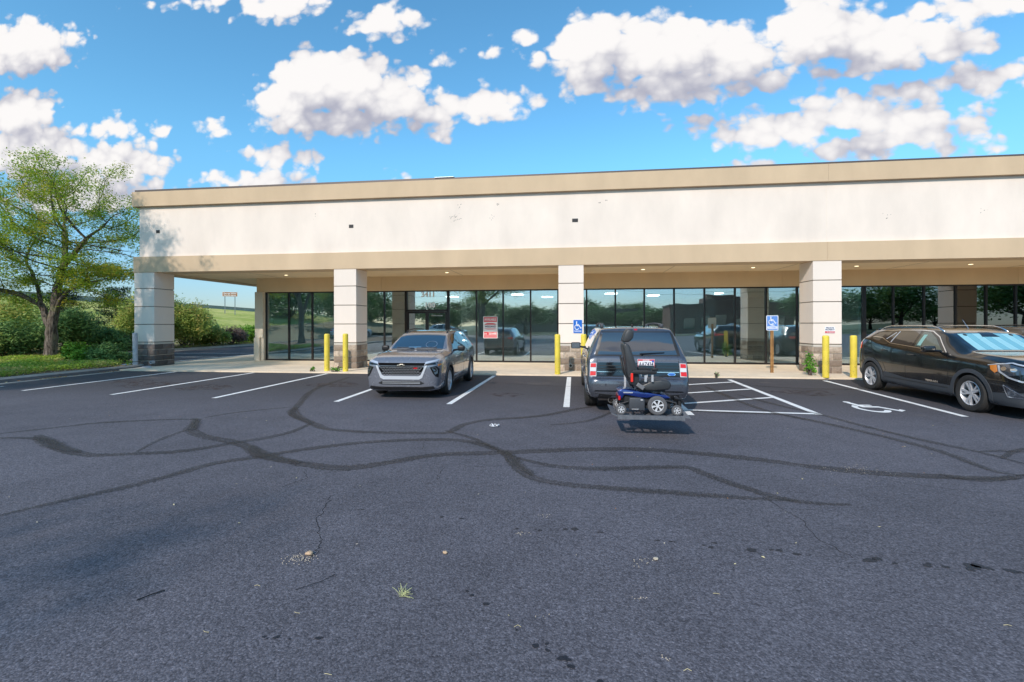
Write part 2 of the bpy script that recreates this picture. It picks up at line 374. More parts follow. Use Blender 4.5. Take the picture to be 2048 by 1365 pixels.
# ================================================================ painted lines
def stroke(mb, pts, w, z=.004):
    for (a, b) in zip(pts[:-1], pts[1:]):
        a, b = Vector(a), Vector(b); d = (b-a).normalized(); n = Vector((-d.y, d.x))*w/2
        mb.add([(*(a-n), z), (*(b-n), z), (*(b+n), z), (*(a+n), z)], [(0,1,2,3)])
ln = MB()
for a, b in [((-15.55,11.15),(-17.1+.9,11.15)) if 0 else ((-15.6,11.15),(-15.52,11.15)), ((-14.02,10.5),(-14.05,15.3)), ((-11.05,10.14),(-11.03,15.3)), ((-8.17,9.93),(-8.3,15.28)),
             ((-5.11,9.78),(-5.25,15.28)), ((-2.57,9.75),(-2.5,15.25)), ((7.08,9.51),(7.42,15.0))]:
    stroke(ln, [a, b], .12)
stroke(ln, [(-.10,9.67),(-.07,15.09)], .13)
# access aisle: outline and hatching
stroke(ln, [(2.2,9.1),(2.42,14.9)], .13); stroke(ln, [(4.56,9.40),(4.72,14.94)], .13)
for a, b in [((2.28,9.6),(4.50,9.46)), ((2.34,10.36),(4.53,11.43)), ((2.36,11.72),(4.57,12.84)), ((2.40,13.15),(4.62,14.32))]: stroke(ln, [a, b], .12, .008)
# stall and lane lines on the side drive
stroke(ln, [(-24.6,22.1),(-18.2,22.4)], .12); stroke(ln, [(-23.5,25.0),(-18.3,25.6)], .11); stroke(ln, [(-17.3,15.9+2.3),(-17.02,30)], .14, .0)
ln2 = MB(); stroke(ln2, [(-18.3,17.2),(-17.35,30)], .16, .004)
ln.build('parking_lines', LINE, kind='structure', fixn=False)
ln2.build('drive_edge_line', LINE, kind='structure', fixn=False)

# wheelchair emblem (2-D shapes), used on the asphalt and on the signs
def emblem_shapes(th=1.0):
    S = []
    S.append([(.10+.085*math.cos(a), .88+.085*math.sin(a)) for a in np.linspace(0, 2*math.pi, 16)[:-1]])            # head
    t_ = (th-1)*.04; S.append([(.03-t_,.80),(.15+t_,.80),(.17+t_,.60+t_),(.46,.60+t_),(.46,.53-t_),(.19+t_,.53-t_),(.20+t_,.45+t_),(.53+t_,.45+t_),(.72+t_,.12+t_),(.83,.18+t_*2),(.86+t_,.10),(.67-t_,-.0-t_*2),(.47-t_,.35-t_),(.06-t_,.35-t_)])
    a = np.linspace(R(118), R(335), 22); ro, ri = .36+.02*(th-1), .36-.09*th
    S.append([(.14+ro*math.cos(t), .22+ro*math.sin(t)) for t in a]+[(.14+ri*math.cos(t), .22+ri*math.sin(t)) for t in a[::-1]])
    return S
def emblem(mb, fx, mi=0, th=1.0):
    for s in emblem_shapes(th):
        bm = bmesh.new(); f = bm.faces.new([bm.verts.new(fx(x, y)) for x, y in s]); bmesh.ops.triangulate(bm, faces=[f])
        bm.verts.index_update(); mb.add([v.co for v in bm.verts], [[v.index for v in f.verts] for f in bm.faces], mi); bm.free()
em = MB()   
emblem(em, lambda x, y: (5.86+(x-.1)*.74, 9.92+y*1.17, .006), th=1.3)
em.build('wheelchair_stencil', LINE, kind='structure', fixn=False)

# ================================================================ tyre marks, drips, cracks
SKIDS = [([(-8.84,6.32),(-8.4,6.83),(-8.05,7.23),(-6.97,7.66),(-6.57,7.62)],0.22),([(-6.62,7.84),(-6.37,8.4),(-5.7,9.03)],0.2),([(-6.64,7.74),(-6.16,6.98),(-5.55,6.54),(-4.9,6.28),(-4.46,6.05),(-4.02,5.68),(-3.59,5.5),(-3.04,5.33),(-2.61,5.29),(-2.25,5.53),(-1.73,5.95),(-0.92,6.16),(0.26,6.47),(1.05,6.54),(1.72,6.4),(2.32,6.22),(2.84,5.98),(3.52,5.8),(4.24,5.76),(4.64,5.77),(5.09,5.96)],0.3),([(-8.57,6.06),(-8.03,6.12),(-7.54,5.97),(-6.83,5.59),(-6.14,5.42),(-5.68,5.55),(-5.28,5.67),(-4.99,5.91),(-4.75,6.27),(-4.53,6.53),(-4.38,6.94),(-4.41,7.57)],0.26),([(-5.74,5.62),(-5.91,5.99),(-6.06,6.45),(-6.14,6.99)],0.2),([(-5.06,3.59),(-4.84,4.01),(-4.54,4.54),(-4.33,5.26),(-3.96,5.59),(-3.63,5.96),(-2.9,6.48),(-1.84,6.76),(-1.29,6.56),(-0.86,6.12),(-0.64,5.56),(-0.45,5.22),(-0.16,5.05),(0.28,4.97),(0.79,4.92),(1.31,4.87),(1.81,4.84),(2.16,4.82)],0.24),([(-0.83,6.08),(-0.39,5.73),(0.12,5.59),(0.91,5.71),(1.34,5.78),(1.49,5.55),(1.75,5.16),(1.99,4.88),(2.27,4.77),(2.59,4.77)],0.22),([(-7.02,14.34),(-6.66,11.69),(-5.66,9.21),(-5.24,8.33),(-4.38,7.58),(-3.98,7.24),(-3.62,7.13),(-2.88,7.08),(-2.21,7.13),(-1.9,7.2),(-1.81,7.76),(-1.46,8.21),(-0.59,8.67),(0.21,9.59),(0.59,9.93)],0.24),([(-2.0,7.32),(-1.48,6.89),(-0.95,6.23)],0.2),([(3.56,13.22),(3.71,9.94),(4.25,8.62),(4.65,7.64),(4.83,6.87),(4.8,6.02),(5.06,5.93)],0.22),([(3.92,11.83),(4.26,10.35),(4.58,9.41),(4.8,8.33),(5.05,7.51),(5.31,6.92),(5.41,6.34)],0.2),([(5.31,6.92),(5.63,7.01),(5.95,6.97)],0.2),([(5.34,6.62),(5.75,6.97),(6.19,7.25)],0.2),([(1.56,9.69),(2.86,9.41),(3.81,9.32),(4.18,8.78)],0.2),([(-1.87,13.26),(-0.85,12.94),(0.3,12.76)],0.12),([(4.63,13.76),(5.88,13.09),(7.5,12.99),(7.73,12.25)],0.2),([(-0.35,7.89),(0.32,8.37),(0.84,9.39)],0.14),([(4.09,5.85),(4.31,5.67),(4.83,5.83)],0.42),([(-8.11,6.27),(-7.16,5.76),(-6.47,5.5)],0.4),([(-6.74,7.73),(-6.25,7.2),(-6.01,6.86)],0.4),([(-4.44,6.08),(-3.93,5.66),(-3.28,5.39)],0.42),([(-5.59,9.04),(-5.15,8.29),(-4.38,7.58)],0.34),([(-0.88,6.24),(-0.65,5.66),(-0.43,5.27)],0.42)]

def smooth_path(pts, step=.15):
    P_ = [Vector((*p, 0)) for p in pts]; out = []
    for i in range(len(P_)-1):
        p0 = P_[max(i-1,0)]; p1 = P_[i]; p2 = P_[i+1]; p3 = P_[min(i+2, len(P_)-1)]
        n = max(2, int((p2-p1).length/step))
        for j in range(n):
            t = j/n; out.append(.5*((2*p1)+(p2-p0)*t+(2*p0-5*p1+4*p2-p3)*t*t+(3*p1-p0-3*p2+p3)*t**3))
    out.append(P_[-1]); return out
def ribbon(paths, name, m, z0=.003, dz=.0006, **kw):
    vs = []; fs = []; uvs = []
    for k_, (pts, w) in enumerate(paths):
        P_ = smooth_path(pts); L_ = 0; b = len(vs); u0 = k_*13.7
        for i, p in enumerate(P_):
            d = (P_[min(i+1, len(P_)-1)]-P_[max(i-1, 0)]).normalized(); n = Vector((-d.y, d.x, 0))
            if i: L_ += (p-P_[i-1]).length
            tap = min(1, .35+i*.12, .35+(len(P_)-1-i)*.12)*(1+.18*noise.noise(p*1.3))
            for s_ in (-.5, .5):
                q = p+n*w*s_*tap; vs.append((q.x, q.y, z0+dz*k_)); uvs.append((u0+L_, s_+.5))
        for i in range(len(P_)-1): fs.append((b+2*i, b+2*i+2, b+2*i+3, b+2*i+1))
    me = bpy.data.meshes.new(name); me.from_pydata(vs, [], fs); uvl = me.uv_layers.new(name='UVMap')
    for lp in me.loops: uvl.data[lp.index].uv = uvs[lp.vertex_index]
    me.materials.append(m); o_ = bpy.data.objects.new(name, me); col.objects.link(o_); return tag(o_, **kw)
ribbon([(p, w*.74) for p, w in SKIDS], 'tyre_marks', RUBBER, kind='structure')
tar = mat('damp_drip', (.013, .014, .02), .5)
dm = MB(); rr = random.Random(3)
DR = [((-0.44,3.89),.05),((-0.28,3.88),.06),((-0.01,3.91),.1),((0.23,3.91),.05),((0.65,3.81),.05),((0.78,3.81),.05),((1.02,3.76),.08),((1.08,3.83),.05),((1.29,3.73),.13),((1.53,3.73),.1),((1.67,3.71),.08),((2.07,3.69),.12),((2.22,3.68),.11),((2.49,3.65),.1),((2.6,3.65),.08),((2.77,3.65),.16),((2.88,3.65),.16),((3.01,3.62),.12),((-0.66,2.94),.04),((-0.6,2.91),.05),((-0.52,2.82),.06),((-0.31,2.6),.03),((-0.16,2.5),.07),((-0.11,2.47),.05),((-0.07,2.42),.08),((-0.03,2.39),.05),((0.01,2.37),.06),((0.1,2.29),.07),((-1.64,2.37),.04),((-1.57,2.38),.05),((-1.52,2.38),.03),((-1.37,2.39),.06),((-1.92,4.12),.06),((-1.15,4.04),.06),((-0.97,4.04),.06)]
for i, ((x, y), r) in enumerate(DR):
    for q in range(2):
        ox, oy = rr.uniform(-.5, .5)*r, rr.uniform(-.3, .3)*r; n = 11; rad = [r*.36*rr.uniform(.55, 1.1)*(1 if q == 0 else .6) for _ in range(n)]
        dm.add([(x+ox+rad[j]*math.cos(j*2*math.pi/n), y+oy+rad[j]*.8*math.sin(j*2*math.pi/n), .003+.0004*q) for j in range(n)], [tuple(range(n))])
dm.build('drip_stains', tar, kind='structure', fixn=False)
st_ = MB(); ST = mat('oil_stain', (.085, .052, .04), .8, var=.4, vscale=9); nt = ST.node_tree; bs = nt.nodes['Principled BSDF']
pz_ = N(nt, 'ShaderNodeTexCoord').outputs['Object']; nz_ = N(nt, 'ShaderNodeTexNoise', ins={'Vector': pz_, 'Scale': 5.0, 'Detail': 6.0, 'Roughness': .65})
nt.links.new(N(nt, 'ShaderNodeMapRange', ins={0: nz_.outputs[0], 1: .46, 2: .62, 3: 0, 4: .6}).outputs[0], bs.inputs['Alpha'])
for i, (x, y, r) in enumerate([(-1.55,11.2,.42),(-11.9,12.0,.8),(-9.8,11.6,.7),(-6.6,12.6,.7),(1.3,12.0,.6),(5.7,12.4,.7),(-13.0,12.6,.6)]):
    st_.add([(x+r*(1+.25*math.sin(a*3+i))*math.cos(a), y+r*.8*(1+.2*math.sin(a*5+i*2))*math.sin(a), .0024+.0001*i) for a in np.linspace(0, 2*math.pi, 22)[:-1]], [tuple(range(21))])
st_.build('oil_stains', ST, kind='structure', fixn=False)
ck = mat('crack_dark', (.012, .012, .013), .9); cm = MB()
for pts in [[(-2.37,4.42),(-2.25,4.1),(-2.2,3.87),(-2.02,3.6),(-1.9,3.4),(-1.88,3.2)], [(-1.49,5.5),(-1.5,5.25),(-1.44,5.0)], [(1.85,4.9),(1.97,4.4),(1.93,3.98),(2.02,3.7)], [(-2.1,6.6),(-2.0,6.2)], [(-1.2,5.5),(-.7,5.65),(-.2,5.6)], [(-3.1,5.2),(-2.9,4.9),(-3.0,4.6)], [(3.1,5.9),(3.5,5.5),(4.1,5.25)]]:
    fine = []
    for a, b in zip(pts[:-1], pts[1:]):
        for j in range(7): fine.append((a[0]+(b[0]-a[0])*j/7+rr.uniform(-.018, .018), a[1]+(b[1]-a[1])*j/7+rr.uniform(-.018, .018)))
    stroke(cm, fine+[pts[-1]], .0055, .0016)
cm.build('asphalt_cracks', ck, kind='structure', fixn=False)

# ================================================================ the retail building
def stucco(name, c, stain=.07):
    m = bpy.data.materials.new(name); m.use_nodes = True; nt = m.node_tree; b = nt.nodes['Principled BSDF']
    p = N(nt, 'ShaderNodeTexCoord').outputs['Object']
    n1 = N(nt, 'ShaderNodeTexNoise', ins={'Vector': VM(nt, 'MULTIPLY', p, (.5, .5, .25)), 'Scale': 1.4, 'Detail': 7.0, 'Roughness': .6})
    n2 = N(nt, 'ShaderNodeTexNoise', ins={'Vector': VM(nt, 'MULTIPLY', p, (1.3, 1.3, .5)), 'Scale': 1.0, 'Detail': 5.0})
    f1 = N(nt, 'ShaderNodeMapRange', ins={0: n1.outputs[0], 1: .3, 2: .7, 3: 1-stain, 4: 1+stain*.6}).outputs[0]
    f2 = N(nt, 'ShaderNodeMapRange', ins={0: n2.outputs[0], 1: .35, 2: .7, 3: 1+stain*.3, 4: 1-stain*.7}).outputs[0]
    f = M(nt, 'MULTIPLY', f1, f2)
    cc = MIX(nt, 1.0, (*c, 1), N(nt, 'ShaderNodeCombineColor', ins={0: f, 1: f, 2: f}).outputs[0], 'MULTIPLY')
    nt.links.new(cc, b.inputs['Base Color']); b.inputs['Roughness'].default_value = .9; b.inputs['Specular IOR Level'].default_value = .2
    n3 = N(nt, 'ShaderNodeTexNoise', ins={'Vector': p, 'Scale': 70.0, 'Detail': 3.0})
    nt.links.new(N(nt, 'ShaderNodeBump', ins={'Strength': .35, 'Distance': .004, 'Height': n3.outputs[0]}).outputs[0], b.inputs['Normal'])
    return m
WHITE = stucco('cream_stucco', (.845, .74, .645), .08); TAN = stucco('tan_stucco', (.63, .475, .315), .08); COLW = stucco('column_stucco', (.83, .73, .64), .04)
PLAT = stucco('soffit_tan', (.86, .69, .46), .05); HEAD = stucco('header_tan', (.74, .57, .36), .06); FLASH = mat('roof_flashing', (.115, .09, .08), .45, metal=.3)
DARKJ = mat('joint_shadow_gap', (.22, .19, .15), .9); FRAME = mat('bronze_frame', (.018, .014, .013), .38, metal=.2, spec=.5)
X0, SP, CW, YC = -17.15, 8.354, .875, 16.69
bld = empty('retail_building', (0, 18, 0), label='single storey shop building with cream and tan stucco fascia on square columns', cat='building')
def part(mb, name, m, parent=None, **kw):
    o_ = mb.build(name, m, **kw); o_.parent = parent or bld
    if o_.parent == bld: o_.location = (-bld.location.x, -bld.location.y, -bld.location.z)
    return o_
XR = 34.0
b = MB()   # white fascia band, front and left return, seams at 8.36
b.box(-16.97, 8.35, 16.75, 17.3, 4.37, 6.34); b.box(8.357, XR, 16.75, 17.3, 4.37, 6.34); b.box(8.35, 8.357, 16.756, 17.3, 4.37, 6.34); b.box(-16.97, -16.4, 17.3, 36, 4.37, 6.34)
part(b, 'fascia_panel', WHITE)
b = MB(); b.box(-17.17, 8.352, 16.61, 17.5, 6.342, 6.91); b.box(8.358, XR, 16.61, 17.5, 6.342, 6.91); b.box(-17.17, -16.3, 17.5, 36, 6.342, 6.91); part(b, 'cornice', TAN)
b = MB(); b.box(-17.17, 8.352, 16.67, 17.48, 3.755, 4.368); b.box(8.358, XR, 16.67, 17.48, 3.755, 4.368); b.box(-17.17, -16.36, 17.48, 36, 3.755, 4.368); part(b, 'beam_band', TAN)
b = MB(); b.box(-17.09, -4.16, 16.66, 17.4, 6.912, 7.0); b.box(-4.158, XR, 16.66, 17.4, 6.912, 6.985); b.box(-17.09, -16.4, 17.4, 36, 6.912, 7.0); b.box(-16.4, XR, 17.4, 36, 6.6, 6.7); part(b, 'roof_edge', FLASH)
b = MB(); b.box(-4.9, -4.2, 16.62, 16.7, 6.995, 7.012); part(b, 'loose_flashing', mat('bare_metal', (.75, .76, .78), .3, metal=.6))
b = MB(); b.box(-16.36, XR, 17.48, 19.93, 3.785, 3.95); b.box(-16.36, -14.2, 19.93, 36, 3.785, 3.95)
part(b, 'soffit', PLAT)
# soffit control joints
b = MB()
for x in np.arange(-12.98, XR, 8.354/2): b.box(x-.006, x+.006, 17.5, 19.92, 3.781, 3.787)
part(b, 'soffit_joint', DARKJ)
# header above the shop windows
b = MB(); xs = [-14.23, -8.283, 8.317, 16.63, 24.9, XR]
for a, c in zip(xs[:-1], xs[1:]): b.box(a, c-.008, 19.93, 20.2, 3.16, 3.785)
b.box(-14.23, XR, 19.945, 20.15, 3.161, 3.78)
part(b, 'window_header', HEAD)
# end pier and left wall
b = MB(); b.box(-14.23, -13.84, 19.80, 20.25, 1.1, 3.16); b.box(-14.25, -13.98, 19.76, 20.25, .05, 1.1); b.box(-13.98, -13.84, 19.85, 20.2, .05, 1.1)
part(b, 'end_pier', stucco('pier_stucco', (.66, .58, .46), .07))
b = MB(); b.box(-14.22, -14.0, 20.25, 36, .0, 3.785); b.box(-14.2, XR, 35.7, 36, 0, 6.6); b.box(XR-.3, XR, 20, 35.7, 0, 6.6)
part(b, 'side_wall', stucco('wall_stucco', (.62, .54, .42), .06))
# low stem wall below windows
# columns
STONE = bpy.data.materials.new('split_face_block'); STONE.use_nodes = True; nt = STONE.node_tree; bs = nt.nodes['Principled BSDF']
ri = N(nt, 'ShaderNodeNewGeometry').outputs['Random Per Island']; pp = N(nt, 'ShaderNodeTexCoord').outputs['Object']
c1 = MIX(nt, ri, (.24, .185, .145, 1), (.68, .56, .44, 1)); nn = N(nt, 'ShaderNodeTexNoise', ins={'Vector': pp, 'Scale': 14.0, 'Detail': 6.0, 'Roughness': .7})
c1 = MIX(nt, N(nt, 'ShaderNodeMapRange', ins={0: nn.outputs[0], 1: .35, 2: .7, 3: 0, 4: .55}).outputs[0], c1, (.16, .125, .10, 1))
nt.links.new(c1, bs.inputs['Base Color']); bs.inputs['Roughness'].default_value = .95; bs.inputs['Specular IOR Level'].default_value = .1
nt.links.new(N(nt, 'ShaderNodeBump', ins={'Strength': .9, 'Distance': .02, 'Height': nn.outputs[0]}).outputs[0], bs.inputs['Normal'])
MORT = mat('mortar', (.62, .57, .50), .9)
STONED = STONE.copy(); STONED.name = 'darker_block'  # same block in darker tones, for the end column only
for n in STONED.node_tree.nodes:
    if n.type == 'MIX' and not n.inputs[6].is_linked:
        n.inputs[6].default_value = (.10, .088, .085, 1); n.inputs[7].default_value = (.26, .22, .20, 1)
def column(i):
    x = X0+i*SP; d = .95; r = random.Random(40+i)
    zs = [.992, 1.687, 2.39, 3.10, 3.754]; cb = MB()
    for a, c in zip(zs[:-1], zs[1:]):
        cb.cbox((x+CW/2, YC+d/2, (a+.028+c)/2), (CW, d, c-a-.028), bev=.006)
    cb.box(x+.025, x+CW-.025, YC+.025, YC+d-.025, .97, 3.754, 1)
    c_ = part(cb, 'column', [COLW, DARKJ], label='square column of grooved cream stucco on a stone base')
    if i == 0: c_['label'] = 'end column with dappled tree shade on it'  # dapples are cast by the tree; the stucco itself is unstained
    sb = MB(); sb.box(x+.012, x+CW-.012, YC+.012, YC+d-.012, .04, .965, 1)
    sb.box(x-.0, x+CW+.0, YC-.0, YC+d+.0, .93, .985, 1)
    ch = (.93-.05)/4
    for k in range(4):
        z0 = .05+k*ch+.006; z1 = z0+ch-.022
        for face in range(4):
            Lf = CW if face in (0, 2) else d; off = 0 if k % 2 else .2; edges = [0]; e = off if off else .4
            while e < Lf-.12: edges.append(e); e += .4
            edges.append(Lf)
            for a, c in zip(edges[:-1], edges[1:]):
                a += .010; c -= .010; bul = .012+r.uniform(0, .018)
                if face == 0: q = (x+a, x+c, YC-.012, YC+.05)
                elif face == 2: q = (x+a, x+c, YC+d-.05, YC+d+.012)
                elif face == 1: q = (x+CW-.05, x+CW+.012, YC+a, YC+c)
                else: q = (x-.012, x+.05, YC+a, YC+c)
                # split-face block: box with bulged, jittered outer face
                bm = bmesh.new(); bmesh.ops.create_grid(bm, x_segments=4, y_segments=3, size=.5)
                g = []
                for v in bm.verts:
                    u, w_ = v.co.x+.5, v.co.y+.5; edge = min(u, 1-u, w_, 1-w_) < .01
                    h = 0 if edge else bul*r.uniform(.5, 1.2)
                    zz = z0+(z1-z0)*w_
                    if face == 0: g.append((q[0]+(q[1]-q[0])*u, q[2]-h, zz))
                    elif face == 2: g.append((q[0]+(q[1]-q[0])*u, q[3]+h, zz))
                    elif face == 1: g.append((q[1]+h, q[2]+(q[3]-q[2])*u, zz))
                    else: g.append((q[0]-h, q[2]+(q[3]-q[2])*u, zz))
                bm.verts.index_update(); fs = [[v.index for v in f.verts] for f in bm.faces]
                if face in (2, 3): fs = [f[::-1] for f in fs]
                # sides back to the mortar
                ring = [v.index for v in bm.verts if v.is_boundary]; bm.free()
                base = len(g); cen = Vector((0, 0, 0)); sb.add(g, fs, 0)
                dy = {0: (0, .03, 0), 2: (0, -.03, 0), 1: (-.03, 0, 0), 3: (.03, 0, 0)}[face]
                P4 = {0: [(q[0], q[2]), (q[1], q[2])], 2: [(q[0], q[3]), (q[1], q[3])], 1: [(q[1], q[2]), (q[1], q[3])], 3: [(q[0], q[2]), (q[0], q[3])]}[face]
                A = [Vector((*P4[0], z0)), Vector((*P4[1], z0)), Vector((*P4[1], z1)), Vector((*P4[0], z1))]; B_ = [v+Vector(dy) for v in A]
                sb.add(A+B_, [(0,1,5,4),(1,2,6,5),(2,3,7,6),(3,0,4,7)], 0)
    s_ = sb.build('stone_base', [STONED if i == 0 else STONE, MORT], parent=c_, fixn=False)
for i in range(6): column(i)

# ---------------------------------------------------------------- shop windows
def glassmat(name, tint, refl, base=.0, dark=1.0):
    m = bpy.data.materials.new(name); m.use_nodes = True; nt = m.node_tree; nt.nodes.remove(nt.nodes['Principled BSDF'])
    tr = N(nt, 'ShaderNodeBsdfTransparent', ins={0: (*tint, 1)})
    tcn = N(nt, 'ShaderNodeTexCoord').outputs['Object']
    nz = N(nt, 'ShaderNodeTexNoise', ins={'Vector': VM(nt, 'MULTIPLY', tcn, (.8, .8, .5)), 'Scale': 1.0, 'Detail': 1.0})
    bp = N(nt, 'ShaderNodeBump', ins={'Strength': .22, 'Distance': .02, 'Height': nz.outputs[0]})
    gl = N(nt, 'ShaderNodeBsdfGlossy', ins={'Color': (.84, .94, 1.0, 1), 'Roughness': .008, 'Normal': bp.outputs[0]})
    lw = N(nt, 'ShaderNodeFresnel', ins={'IOR': 1.5})
    f = M(nt, 'ADD', M(nt, 'MULTIPLY', lw.outputs[0], 1.0), refl, clamp=True)
    mx = N(nt, 'ShaderNodeMixShader', ins={0: f, 1: tr.outputs[0], 2: gl.outputs[0]})
    nt.links.new(mx.outputs[0], nt.nodes['Material Output'].inputs[0]); return m
GLASS = glassmat('shop_glass', (.80, .90, .90), .31); GLASSD = glassmat('dark_shop_glass', (.12, .15, .19), .22)
def pane(x0, x1, z0, z1, m, parent, y=20.035, name='glass_pane', rx=0, rz=0):
    cx, cz = (x0+x1)/2, (z0+z1)/2; hx, hz = (x1-x0)/2, (z1-z0)/2
    mb = MB(); mb.box(-hx, hx, -.004, .004, -hz, hz)
    o_ = mb.build(name, m); o_.parent = parent; o_.location = (cx, y, cz); o_.rotation_euler = (rx, 0, rz); return o_
ZB, ZT = .062, 3.16
mull = [-13.83, -12.71, -11.58, -10.46, -9.3, -8.19, -7.22]
mull2 = [-5.27, -4.05, -2.89, -1.71, -.55, .64, 1.82, 2.99, 4.18, 5.37, 6.55, 7.73, 8.9, 10.1, 11.31]
mull3 = [11.31, 12.39, 13.47, 14.57, 15.61, 16.61, 17.7, 18.8, 19.9, 21.0, 22.1, 23.2, 24.3, 25.4]
rg = random.Random(5)
def storefront(ms, gm, lastw=.06):
    fb = MB()
    for k, x in enumerate(ms): fb.box(x-.032, x+.032, 19.985, 20.10, ZB+.06, ZT-.05)
    fb.box(ms[0]-.032, ms[-1]+.032, 19.98, 20.10, ZT-.05, ZT-.002); fb.box(ms[0]-.032, ms[-1]+.032, 19.98, 20.10, ZB-.012, ZB+.06)
    f_ = part(fb, 'storefront_frame', FRAME)
    for a, c in zip(ms[:-1], ms[1:]):
        p_ = pane(a+.03, c-.03, ZB+.055, ZT-.045, gm, f_, rx=rg.uniform(-.0022, .0022), rz=rg.uniform(-.0035, .0035))
    return f_
storefront(mull, GLASS); F2 = storefront(mull2, GLASS); 
F3 = storefront([m_+(0.068 if k == 0 else 0) for k, m_ in enumerate(mull3)], GLASSD)
# entrance: transom with street number, pair of doors
db = MB(); dx0, dx1 = -7.185, -5.305
db.box(dx0-.0, dx1+.0, 19.975, 20.11, 2.25, 2.33); db.box(dx0, dx0+.05, 19.975, 20.11, ZB, ZT-.05); db.box(dx1-.05, dx1, 19.975, 20.11, ZB, ZT-.05); db.box(dx0-.035, dx1+.035, 19.98, 20.10, ZT-.05, ZT-.002); db.box(dx0, dx1, 19.99, 20.1, ZB-.01, ZB+.015)
fr = part(db, 'entrance_frame', FRAME)
pane(dx0+.045, dx1-.045, 2.325, ZT-.045, GLASS, fr)
STEEL = mat('brushed_steel', (.6, .6, .6), .3, metal=1)
for s in (0, 1):
    w = (dx1-dx0-.1)/2; a = dx0+.05+s*w; c = a+w; d_ = MB()
    for q in ((a+.004, a+.075, ZB+.02, 2.245), (c-.075, c-.004, ZB+.02, 2.245), (a+.075, c-.075, 2.16, 2.245), (a+.075, c-.075, ZB+.02, ZB+.27)): d_.box(q[0], q[1], 20.0, 20.045, q[2], q[3])
    o_ = part(d_, 'door', FRAME); pane(a+.07, c-.07, ZB+.26, 2.165, GLASS, o_, y=20.02)
    h = MB(); hx = c-.12 if s == 0 else a+.12; h.tube([(hx, 20.0, .95), (hx, 19.93, .97), (hx, 19.93, 1.28), (hx, 20.0, 1.30)], .012); h.build('handle', STEEL, parent=o_, smooth=True)
# lettering
def text(body, size, loc, m, parent=None, name='lettering', ext=.001, align='CENTER', sx=1.0, rot=(R(90), 0, 0), bold=0, **kw):
    cu = bpy.data.curves.new(name, 'FONT'); cu.body = body; cu.size = size; cu.align_x = align; cu.align_y = 'CENTER'; cu.extrude = ext; cu.offset = bold; cu.resolution_u = 3
    tmp = bpy.data.objects.new('tmp', cu); col.objects.link(tmp); bpy.context.view_layer.update()
    me = bpy.data.meshes.new_from_object(tmp.evaluated_get(bpy.context.evaluated_depsgraph_get())); bpy.data.objects.remove(tmp); bpy.data.curves.remove(cu)
    o_ = bpy.data.objects.new(name, me); col.objects.link(o_); me.materials.clear(); me.materials.append(m)
    o_.rotation_euler = rot; o_.scale = (sx, 1, 1); o_.location = loc
    if parent: o_.parent = parent
    return tag(o_, **kw)
VINYL = mat('white_vinyl', (.93, .94, .95), .3, spec=.8); WVIN = VINYL
def in_bld(o_): o_.parent = bld; o_.location = Vector(o_.location)-Vector(bld.location); return o_
text('3411', .31, (-6.20, 20.005, 2.975), VINYL, fr, 'number_lettering', sx=1.05, bold=.007); text('100', .31, (-6.12, 20.005, 2.51), VINYL, fr, 'number_lettering', sx=1.05, bold=.007)
text('OPEN HOURS', .055, (-5.80, 19.995, 2.06), VINYL, fr, 'door_lettering', sx=1.5)
# downlights
LAMP = mat('downlight_glow', (1, .9, .7), .5, emis=((1, .84, .55), 3.0)); TRIMW = mat('downlight_trim', (.7, .62, .48), .5)
for x, y in [(-13.6,18.75),(-12.0+.0,18.7),(-5.0,18.7),(2.75,18.7),(6.75,18.65),(10.35,18.7),(14.1,18.7)]:
    if x == -13.6: continue
    t_ = MB(); t_.lathe([(.10, 3.779), (.10, 3.784), (.075, 3.784), (.07, 3.779)], 20, Matrix.Translation((x, y, 0)), closed=True)
    o_ = part(t_, 'downlight', TRIMW); d_ = MB(); d_.lathe([(.001, 3.7815), (.073, 3.7815)], 20, Matrix.Translation((x, y, 0))); d_.build('lens', LAMP, parent=o_, fixn=False)
# fascia junction boxes and damaged patches of stucco
BOXD = mat('dark_box', (.03, .028, .03), .5)
for x, z, w in [(-16.16,5.36,.15),(-8.14,5.35,.17),(.14,5.33,.20)]:
    v = MB(); v.box(x-w/2, x+w/2, 16.738, 16.77, z-.06, z+.06)
    for q in range(3): v.box(x-w/2+.01, x+w/2-.01, 16.732, 16.738, z-.035+q*.026, z-.025+q*.026)
    part(v, 'junction_box', BOXD)
sc_ = MB(); rs = random.Random(11)
for cx, cz, n, sp_ in [(-4.22,5.52,26,.16),(-2.83,5.53,9,.07),(1.21,6.0,4,.05),(-4.0,6.0,4,.08),(-2.6,5.97,4,.04),(10.2,5.2,5,.15),(1.0,5.9,3,.04),(-9.6,5.8,3,.1),(13.0,5.3,4,.2)]:
    for _ in range(n):
        x = cx+rs.gauss(0, sp_*.5); z = cz+rs.gauss(0, sp_*.6); w = rs.uniform(.008, .032); h = rs.uniform(.006, .02)
        sc_.add([(x-w, 16.748, z), (x, 16.748, z-h), (x+w*.8, 16.748, z+h*.3), (x+w*.1, 16.748, z+h)], [(0,1,2,3)])
part(sc_, 'stucco_scars', mat('scar', (.28, .25, .22), .9), fixn=False, kind='stuff')
# ---------------------------------------------------------------- walk
wk = MB(); xs = list(np.arange(-17.2, XR, 2.4))+[XR]
for a, c in zip(xs[:-1], xs[1:]):
    wk.box(a+.006, c-.006, 15.4, 17.6, -.02, .05); wk.box(a+.006, c-.006, 17.612, 20.0, -.02, .05)
for a in np.arange(20.0, 36, 2.4): wk.box(-17.2, -14.22, a+.012, a+2.4, -.02, .05)
wk.box(-17.19, XR, 15.41, 19.99, -.03, .044); wk.box(-17.19, -14.22, 20, 36, -.03, .044)
wk.build('sidewalk', CONC, kind='structure')
